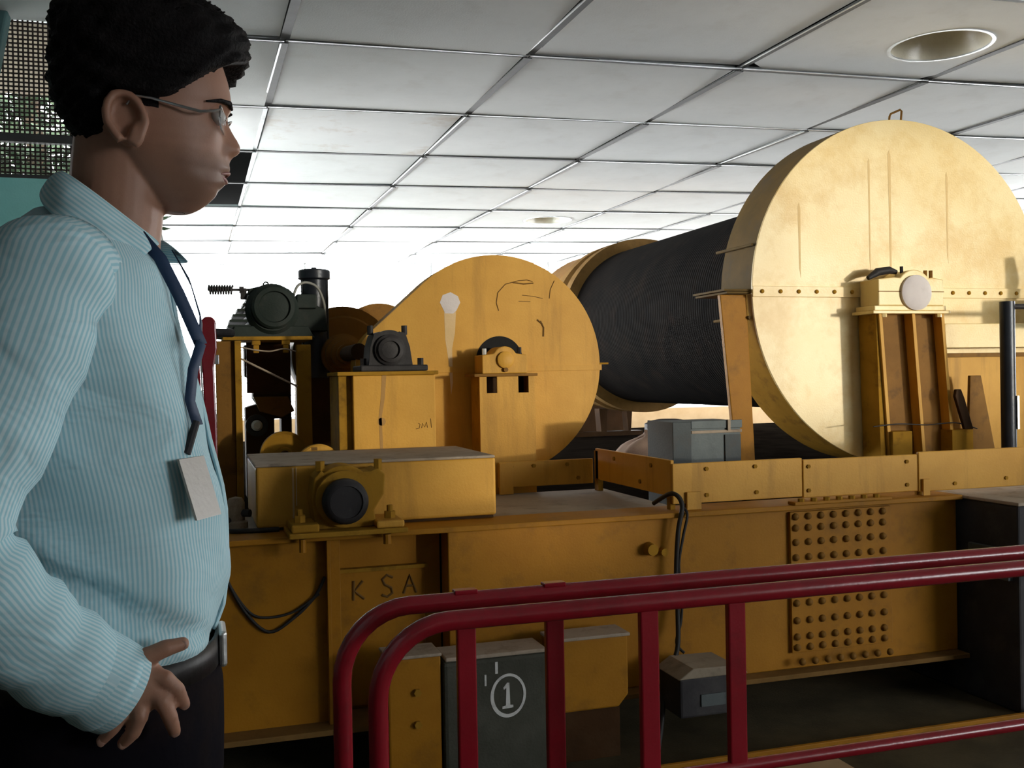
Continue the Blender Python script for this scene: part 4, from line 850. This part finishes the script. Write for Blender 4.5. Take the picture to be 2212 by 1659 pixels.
# ---- body: one fused surface
bd_ = head_loft()
bd_.tube([(-.072, YM, 1.640), (-.080, YM, 1.575), (-.083, YM, 1.53), (-.086, YM, 1.49), (-.092, YM, 1.45), (-.105, YM, 1.39)], [.040, .053, .055, .056, .058, .075], 28)
for sgn in (-1, 1):                                       # ears: helix ring, lobe and bowl
    yy = YM+sgn*.072; ec = (-.068, 1.578)
    pts = []
    for k in range(14):
        a = R(-75+k*24); pts.append((ec[0]+.021*math.cos(a)*(1 if math.sin(a) > -.3 else .8)-.004*math.sin(a), yy+sgn*(.010+.004*max(0, -math.cos(a))), ec[1]+.031*math.sin(a)))
    bd_.tube(pts, .0055, 8)
    vs = [(ec[0]+.018*math.cos(a)-.003*math.sin(a), yy+sgn*.005, ec[1]+.028*math.sin(a)) for a in [2*math.pi*k/20 for k in range(20)]]
    vs += [(v[0], yy-sgn*.012, v[2]) for v in vs]
    bd_.add(vs, [tuple(range(20)), tuple(range(39, 19, -1))]+[(k, (k+1) % 20, 20+(k+1) % 20, 20+k) for k in range(20)])
    bd_.tube([(ec[0]+.016, yy+sgn*.006, ec[1]-.002), (ec[0]+.010, yy+sgn*.010, ec[1]-.012), (ec[0]+.006, yy+sgn*.009, ec[1]-.028)], [.006, .006, .008], 8)
def sect(f_, b_, hw, n=40, ex=2.4, inset=0):
    cxx, la = (f_+b_)/2, (f_-b_)/2-inset; out = []
    for k in range(n):
        a = 2*math.pi*k/n; c, s_ = math.cos(a), math.sin(a); q1 = (abs(c)**ex+abs(s_)**ex)**(-1/ex)
        out.append((cxx+la*c*q1, YM+(hw-inset)*s_*q1))
    return out
TR = [(.930,-.005,-.245,.158),(.945,.004,-.247,.163),(.960,.018,-.250,.170),(.985,.029,-.256,.176),(1.02,.034,-.259,.178),(1.06,.036,-.263,.178),(1.11,.035,-.268,.179),(1.15,.030,-.273,.181),(1.19,.019,-.277,.185),(1.235,.011,-.280,.190),
      (1.28,.001,-.281,.195),(1.32,-.013,-.278,.199),(1.355,-.021,-.270,.198),(1.385,-.024,-.258,.188),(1.41,-.031,-.245,.166),(1.432,-.046,-.228,.134),(1.450,-.064,-.210,.100),(1.466,-.078,-.195,.080),(1.478,-.088,-.180,.068)]
def loft(mb, secs, zs, uv=False):
    n = len(secs[0]); vs = []; uvs = []
    for s_, z in zip(secs, zs):
        for k, (x, y) in enumerate(s_): vs.append((x, y, z))
    m = len(secs); fs = [(i*n+k, i*n+(k+1) % n, (i+1)*n+(k+1) % n, (i+1)*n+k) for i in range(m-1) for k in range(n)]
    fs += [tuple(range(n)), tuple((m-1)*n+k for k in range(n))]
    return mb.add(vs, fs)
loft(bd_, [sect(a[1], a[2], a[3], inset=.018) for a in TR[:-3]], [a[0] for a in TR[:-3]])
ARM = [(-.150, 1.175, 1.372), (-.182, 1.125, 1.262), (-.226, 1.075, 1.135), (-.190, 1.088, 1.062), (-.142, 1.118, 1.002), (-.090, 1.148, .954)]
bd_.tube(ARM, [.045, .042, .036, .036, .032, .026], 16)
ARM2 = [(-.150, 1.515, 1.372), (-.165, 1.575, 1.25), (-.170, 1.590, 1.12), (-.150, 1.585, 1.00), (-.125, 1.575, .88)]
bd_.tube(ARM2, [.045, .042, .036, .033, .026], 16)
# right hand on the hip: palm, four fingers, thumb
def ellip(mb, c, ra, n=16, m=10, rz=0):
    vs = []
    for j in range(m+1):
        ph = math.pi*j/m
        for k in range(n):
            a = 2*math.pi*k/n; x, y, z = ra[0]*math.sin(ph)*math.cos(a), ra[1]*math.sin(ph)*math.sin(a), ra[2]*math.cos(ph)
            x, z = x*math.cos(rz)-z*math.sin(rz), x*math.sin(rz)+z*math.cos(rz); vs.append((c[0]+x, c[1]+y, c[2]+z))
    return mb.add(vs, [(j*n+k, j*n+(k+1) % n, (j+1)*n+(k+1) % n, (j+1)*n+k) for j in range(m) for k in range(n)])
ellip(bd_, (-.062, 1.150, .949), (.032, .0165, .030), rz=.15); ellip(bd_, (-.083, 1.150, .953), (.020, .018, .024))
FING = [[(-.052, 1.148, .963), (-.034, 1.143, .957), (-.022, 1.146, .943), (-.0155, 1.155, .924)],
        [(-.050, 1.147, .947), (-.037, 1.141, .934), (-.030, 1.144, .915), (-.026, 1.154, .896)],
        [(-.060, 1.147, .938), (-.060, 1.141, .920), (-.067, 1.145, .903), (-.078, 1.153, .890)],
        [(-.068, 1.149, .940), (-.078, 1.144, .923), (-.088, 1.147, .908), (-.099, 1.154, .895)],
        [(-.072, 1.149, .966), (-.052, 1.146, .981), (-.033, 1.147, .988), (-.016, 1.152, .990)]]
FR = [[.0100, .0092, .0084, .0068], [.0102, .0095, .0086, .0070], [.0100, .0092, .0082, .0066], [.0092, .0082, .0074, .0060], [.0120, .0105, .0096, .0075]]
for p, rr in zip(FING, FR):
    bd_.tube(p, rr, 10)
    for pt, r_ in zip(p, rr): ellip(bd_, pt, (r_*1.02, r_*1.02, r_*1.02), 10, 6)
# left hand hanging on the far side
ellip(bd_, (-.118, 1.572, .83), (.030, .014, .045))
for k in range(4):
    x = -.142+.016*k; L_ = (.055, .065, .068, .060)[k]
    bd_.tube([(x, 1.572, .80), (x+.002, 1.570, .80-L_*.6), (x-.004, 1.562, .80-L_)], [.0095, .0088, .007], 8)
bd_.tube([(-.095, 1.568, .85), (-.080, 1.560, .82), (-.078, 1.555, .79)], [.011, .010, .008], 8)
# legs inside the trousers
for sgn in (-1, 1):
    bd_.tube([(-.115, YM+sgn*.085, .92), (-.110, YM+sgn*.09, .50), (-.125, YM+sgn*.095, .08)], [.075, .052, .038], 16)
bo = obj('body', bd_, M['skin'], pe, smooth=180)
rm = bo.modifiers.new('fuse', 'REMESH'); rm.mode = 'VOXEL'; rm.voxel_size = .0026; rm.use_smooth_shade = True
sm = bo.modifiers.new('soften', 'SMOOTH'); sm.factor = .5; sm.iterations = 2
# finger nails
for p in FING:
    a, b_ = Vector(p[-2]), Vector(p[-1]); d = (b_-a).normalized()
    nm = MB(); ellip(nm, b_ + d*.0005 + Vector((0, -.0056, 0)), (.0042, .0012, .0048), 10, 6); obj('nail', nm, M['nail'], bo, smooth=60)
# ---- face details
lipm = MB(); lipm.tube([(hx(470), YM-.021, hz(380)), (hx(481), YM-.011, hz(375)), (hx(487), YM, hz(372)), (hx(481), YM+.011, hz(375)), (hx(470), YM+.021, hz(380))], [.001, .0026, .0030, .0026, .001], 8)
obj('lips', lipm.tube([(hx(469), YM-.019, hz(383)), (hx(477), YM-.010, hz(389)), (hx(480), YM, hz(391)), (hx(477), YM+.010, hz(389)), (hx(469), YM+.019, hz(383))], [.001, .0030, .0036, .0030, .001], 8), M['lip'], bo, smooth=60)
for sgn in (-1, 1):
    em = MB(); ellip(em, (hx(464), YM+sgn*.031, hz(262)), (.0105, .0125, .0095)); eo = obj('eye', em, M['eyewhite'], bo, smooth=60)
    im = MB(); ellip(im, (hx(475), YM+sgn*.0315, hz(263)), (.005, .0055, .0055)); obj('iris', im, M['iris'], eo, smooth=60)
    obj('eyebrow', MB().tube([(hx(440), YM+sgn*.060, hz(240)), (hx(472), YM+sgn*.046, hz(231)), (hx(491), YM+sgn*.028, hz(228)), (hx(497), YM+sgn*.012, hz(234))], [.001, .0026, .0034, .0018], 8, flat=1.0), M['hair'], bo, smooth=60)
# ---- hair
rnh = random.Random(11)
def hair_off(x, y, q, c, s_):
    kk = 1.345/(1.345-abs(y)); px = 300+(x*kk+.054)/.000547; q0 = q; q = (1.752-(1.27+(hz(q)-1.27)*kk))/.000569-8
    ins = -1.0
    if q <= 150:
        lim = 505 if q < 120 else 505-(q-120)*1.9
        ins = (lim-px)/24
    elif q <= 205: ins = (448-(q-150)*1.5-px)/22
    elif q <= 345:
        lim = 232-(q-205)*.16
        ins = (lim-px)/16
        if q < 240 and 300 < px < 345: ins = max(ins, .25*(1-(q-205)/35))
        if q > 325: ins = min(ins, (346-q)/16)
    ins = max(-1, min(1, ins))
    if ins <= 0: return (-.006, 0, 0)
    t = .015 if q > 120 else .015+.012*min(1, (120-q)/80)
    t += .012*max(0, c)*(1 if q < 160 else 0)
    wav = .0025*math.sin(19*y*20+q*.09)+.0022*math.sin(x*330+q*.13)+rnh.uniform(-.0012, .0012)
    up = .010*max(0, (100-q)/100)
    fr = .020*max(0, c)*max(0, 1-abs(q-75)/75)
    return ((t+wav)*min(1, ins*1.3)-.001, fr*min(1, ins), up)
ho = obj('hair', head_loft(hair_off, 5), M['hair'], pe, smooth=180)
tf = MB(); rnh = random.Random(4)
for k in range(420):                                        # loose tufts over the crown
    a = rnh.uniform(0, 2*math.pi); q = rnh.uniform(0, 130); _, f_, f0, b_, hw = lerp_rows(q)
    F0, B_ = hx(f0), hx(b_); cxx = B_+(F0-B_)*.47; c, s_ = math.cos(a), math.sin(a); la = (F0-cxx) if c > 0 else cxx-B_
    if c > .2 and q > 105: continue
    p = Vector((cxx+la*c*1.12, YM+hw*s_*1.14, hz(q)+.010)); d = Vector((c*.5+.25, s_*.6, .75)).normalized()
    tf.tube([p-d*.004, p+d*.010+Vector((.004, 0, 0)), p+d*.020+Vector((.012, 0, -.002))], [.0055, .004, .0008], 5)
tag(obj('tufts', tf, M['hair'], ho, smooth=60), kind='stuff')
# ---- shirt
sh = MB(); N_ = 96; zs = []; secs = []
def torso_at(z):
    for a, b_ in zip(TR, TR[1:]):
        if a[0] <= z <= b_[0]:
            t = (z-a[0])/(b_[0]-a[0]); return [a[k]+(b_[k]-a[k])*t for k in range(4)]
    return list(TR[-1])
vs = []; uvs = []; nz = 56
for i in range(nz+1):
    z = .930+(1.478-.930)*i/nz; _, f_, b_, hw = torso_at(z)
    s_ = sect(f_, b_, hw, N_)
    for k, (x, y) in enumerate(s_):
        a = 2*math.pi*k/N_; lat = y-YM
        d = .0035*math.sin(7*a+z*26)*max(0, min(1, (1.42-z)/.1)) + .004*math.sin(z*55+a*2.2)*max(0, min(1, (1.12-z)/.1))
        # diagonal fold running forward and down from the elbow on the near side
        if lat < 0:
            l = (z-(1.105-.62*(x+.20))); d -= .010*math.exp(-(l/.011)**2)*min(1, max(0, (-lat)/.12)); d += .006*math.exp(-((l-.024)/.016)**2)*min(1, max(0, (-lat)/.12))
        d += .004*math.exp(-((z-.968)/.010)**2)
        cxx = (f_+b_)/2; nx, ny = x-cxx, lat; L_ = math.hypot(nx, ny) or 1
        vs.append((x+nx/L_*d, y+ny/L_*d, z)); uvs.append((a*.155, z))
fs = [(i*N_+k, i*N_+(k+1) % N_, (i+1)*N_+(k+1) % N_, (i+1)*N_+k) for i in range(nz) for k in range(N_)]
so = obj('shirt', sh.add(vs, fs, uvs), M['shirt'], pe, smooth=180, uv=True)
def sleeve(path, rad, parent, wr=.003, seed=0):
    P = [Vector(p) for p in path]; out = []; rr = []
    for i in range(len(P)-1):
        p0, p1, p2, p3 = P[max(i-1, 0)], P[i], P[i+1], P[min(i+2, len(P)-1)]
        for k in range(7):
            t = k/7; out.append(.5*((2*p1)+(p2-p0)*t+(2*p0-5*p1+4*p2-p3)*t*t+(3*p1-p0-3*p2+p3)*t*t*t)); rr.append(rad[i]+(rad[i+1]-rad[i])*t)
    out.append(P[-1]); rr.append(rad[-1])
    rr = [q+wr*math.sin(i*1.25+seed)+.4*wr*math.sin(i*2.7) for i, q in enumerate(rr)]
    mb = MB().tube(out, rr, 40)
    mb.uv = [(a, b_) for a, b_ in mb.uv]
    o = obj('sleeve', mb, M['shirt'], parent, smooth=180, uv=True); return o
sl = sleeve([(-.140, 1.215, 1.385)]+ARM[:], [.070, .070, .064, .060, .057, .053, .047], so, .0028)
sleeve([(-.140, 1.475, 1.385)]+ARM2[:], [.070, .068, .062, .054, .050, .044], so, .002, 2)
# cuff
cu = MB().tube([(-.118, 1.133, .981), (-.100, 1.143, .964), (-.086, 1.151, .951), (-.080, 1.154, .946)], [.0478, .0490, .0485, .0475], 40)
obj('cuff', cu, M['shirt'], so, smooth=60, uv=True)
# collar: near leaf, far leaf, stand
def collar_leaf(sgn):
    top = [(-.145, .018, 1.530), (-.128, .058, 1.515), (-.096, .067, 1.490), (-.062, .058, 1.463), (-.030, .034, 1.441)]
    bot = [(-.172, .020, 1.500), (-.160, .092, 1.472), (-.126, .122, 1.444), (-.092, .126, 1.420), (-.060, .108, 1.398)]
    if sgn > 0: bot[-1] = (.004, .040, 1.424); bot[-2] = (-.050, .088, 1.432); bot[-3] = (-.115, .112, 1.447); top[-1] = (-.030, .012, 1.452)
    m = 6; vs = []; uvs = []
    for j in range(m+1):
        t = j/m
        for i, (a, b_) in enumerate(zip(top, bot)):
            p = [a[k]+(b_[k]-a[k])*t for k in range(3)]; p[1] += .010*math.sin(math.pi*t)
            vs.append((p[0], YM+sgn*p[1], p[2]+.004*math.sin(math.pi*t))); uvs.append((i*.028+t*.002, t*.05))
    n = len(top); fs = [(j*n+i, j*n+i+1, (j+1)*n+i+1, (j+1)*n+i) for j in range(m) for i in range(n-1)]
    o = obj('collar', MB().add(vs, fs, [(v[1]*1.0, v[0]) for v in uvs]), M['shirt'], so, smooth=180, uv=True)
    so_ = o.modifiers.new('thick', 'SOLIDIFY'); so_.thickness = .0025
    su = o.modifiers.new('sub', 'SUBSURF'); su.levels = 2; su.render_levels = 2
collar_leaf(-1); collar_leaf(1)
# button placket
obj('placket', MB().tube([(torso_at(z)[1]+.001, YM, z) for z in [.96+.03*k for k in range(16)]], .011, 10, flat=.35), M['shirt'], so, smooth=60, uv=True)
# ---- trousers, belt, shoes
tw = MB()
loft(tw, [sect(a, b_, hw, 48) for z, a, b_, hw in ((.78, .028, -.245, .176), (.85, .030, -.252, .176), (.90, .030, -.252, .170), (.945, .018, -.246, .164))], [.78, .85, .90, .945])
for sgn in (-1, 1):
    tw.tube([(-.108, YM+sgn*.085, .84), (-.105, YM+sgn*.09, .70), (-.100, YM+sgn*.092, .50), (-.110, YM+sgn*.094, .28), (-.115, YM+sgn*.096, .05)], [.098, .094, .078, .066, .060], 28)
to = obj('trousers', tw, M['trousers'], pe, smooth=180)
rm = to.modifiers.new('fuse', 'REMESH'); rm.mode = 'VOXEL'; rm.voxel_size = .007; rm.use_smooth_shade = True
sm = to.modifiers.new('soften', 'SMOOTH'); sm.factor = .5; sm.iterations = 4
bl = MB(); s0 = sect(.026, -.25, .1655, 48)
vs = [(x, y, .925) for x, y in s0]+[(x, y, .960) for x, y in s0]
be = obj('belt', bl.add(vs, [(k, (k+1) % 48, 48+(k+1) % 48, 48+k) for k in range(48)]), M['leather'], pe, smooth=80)
sd = be.modifiers.new('thick', 'SOLIDIFY'); sd.thickness = .005
obj('buckle', MB().box(.024, .034, YM-.045, YM+.02, .920, .964), M['steel'], be, bevel=.004)
for sgn in (-1, 1):
    y = YM+sgn*.097
    vs = []; 
    for (z, f_, b_, hw) in ((0.0, .085, -.195, .046), (.02, .090, -.198, .050), (.045, .075, -.195, .046), (.075, .0, -.185, .040), (.10, -.045, -.175, .036)):
        for k in range(24):
            a = 2*math.pi*k/24; vs.append(((f_+b_)/2+(f_-b_)/2*math.cos(a), y+hw*math.sin(a), z))
    obj('shoe', MB().add(vs, [(i*24+k, i*24+(k+1) % 24, (i+1)*24+(k+1) % 24, (i+1)*24+k) for i in range(4) for k in range(24)]+[tuple(range(24)), tuple(96+k for k in range(24))]), M['leather'], pe, smooth=60)
# ---- glasses
gl = obj('glasses', MB().tube([(hx(490), YM-.010, hz(262)), (hx(496), YM, hz(256)), (hx(490), YM+.010, hz(262))], .0012, 8), M['steel'], pe, smooth=60)
for sgn in (-1, 1):
    def lp_(dx, dy, dz): return (hx(486)+dx, YM+sgn*(.0335+dy), hz(272)+dz)
    q = []
    for (dy, dz) in ((-.022, .012), (.022, .014), (.024, 0), (.020, -.013), (-.016, -.014), (-.024, -.004)):
        q.append(lp_(-.006*(abs(dy+.01)/.03)**2-.002, dy, dz))
    n = len(q); vs = q+[(x-.0018, y, z) for x, y, z in q]
    obj('lens', MB().add(vs, [tuple(range(n)), tuple(range(2*n-1, n-1, -1))]+[(k, (k+1) % n, n+(k+1) % n, n+k) for k in range(n)]), M['lens'], gl)
    obj('half_rim', MB().tube([q[5], q[0], q[1], q[2]], .0014, 8), M['steel'], gl, smooth=60)
    obj('temple', MB().tube([lp_(-.008, .024, .010), lp_(-.018, .037, .004), (hx(425), YM+sgn*.0770, hz(251)-.011), (hx(325), YM+sgn*.0800, hz(222)-.016), (hx(290), YM+sgn*.0810, hz(217)-.017), (hx(276), YM+sgn*.0805, hz(235)-.018)], [.0016, .0028, .0032, .0024, .002, .002], 8, flat=.6), M['steel'], gl, smooth=60)
# ---- lanyard and card
def ribbon(pts, w, nrm, parent, name):
    P = [Vector(p) for p in pts]; vs = []; 
    for i, p in enumerate(P):
        t = (P[min(i+1, len(P)-1)]-P[max(i-1, 0)]).normalized(); s_ = t.cross(Vector(nrm)).normalized()*w/2; vs += [p-s_, p+s_]
    o = obj(name, MB().add(vs, [(2*i, 2*i+1, 2*i+3, 2*i+2) for i in range(len(P)-1)]), M['lanyard'], parent, smooth=60)
    q = o.modifiers.new('thick', 'SOLIDIFY'); q.thickness = .0015; return o
la_ = ribbon([(-.058, 1.285, 1.448), (-.034, 1.272, 1.418), (-.014, 1.268, 1.375), (.004, 1.266, 1.33), (.010, 1.265, 1.315)], .016, (.5, -.85, 0), pe, 'lanyard')
ribbon([(-.020, 1.385, 1.440), (.000, 1.37, 1.40), (.012, 1.32, 1.35), (.010, 1.268, 1.315)], .016, (.9, -.2, 0), la_, 'far_strap')
ribbon([(.010, 1.264, 1.318), (.000, 1.250, 1.285), (-.004, 1.238, 1.25), (.004, 1.228, 1.222)], .014, (.6, -.8, 0), la_, 'drop_strap')
obj('clip', MB().cyl((.003, 1.227, 1.226), (-.008, 1.215, 1.190), .0045, None, 8), M['black'], la_)
cxv = Vector((.005, 1.207, 1.152)); wv = Vector((.50, .866, 0))*.027; uvv = Vector((-.009, .003, .034)); nv = Vector((.866, -.50, 0))*.0015
vs = [cxv-wv-uvv, cxv+wv-uvv, cxv+wv+uvv, cxv-wv+uvv]; vs = [v+nv for v in vs]+[v-nv for v in vs]
ca = obj('id_card', MB().add(vs, [(0, 1, 2, 3), (7, 6, 5, 4)]+[(k, (k+1) % 4, 4+(k+1) % 4, 4+k) for k in range(4)]), M['card'], la_)
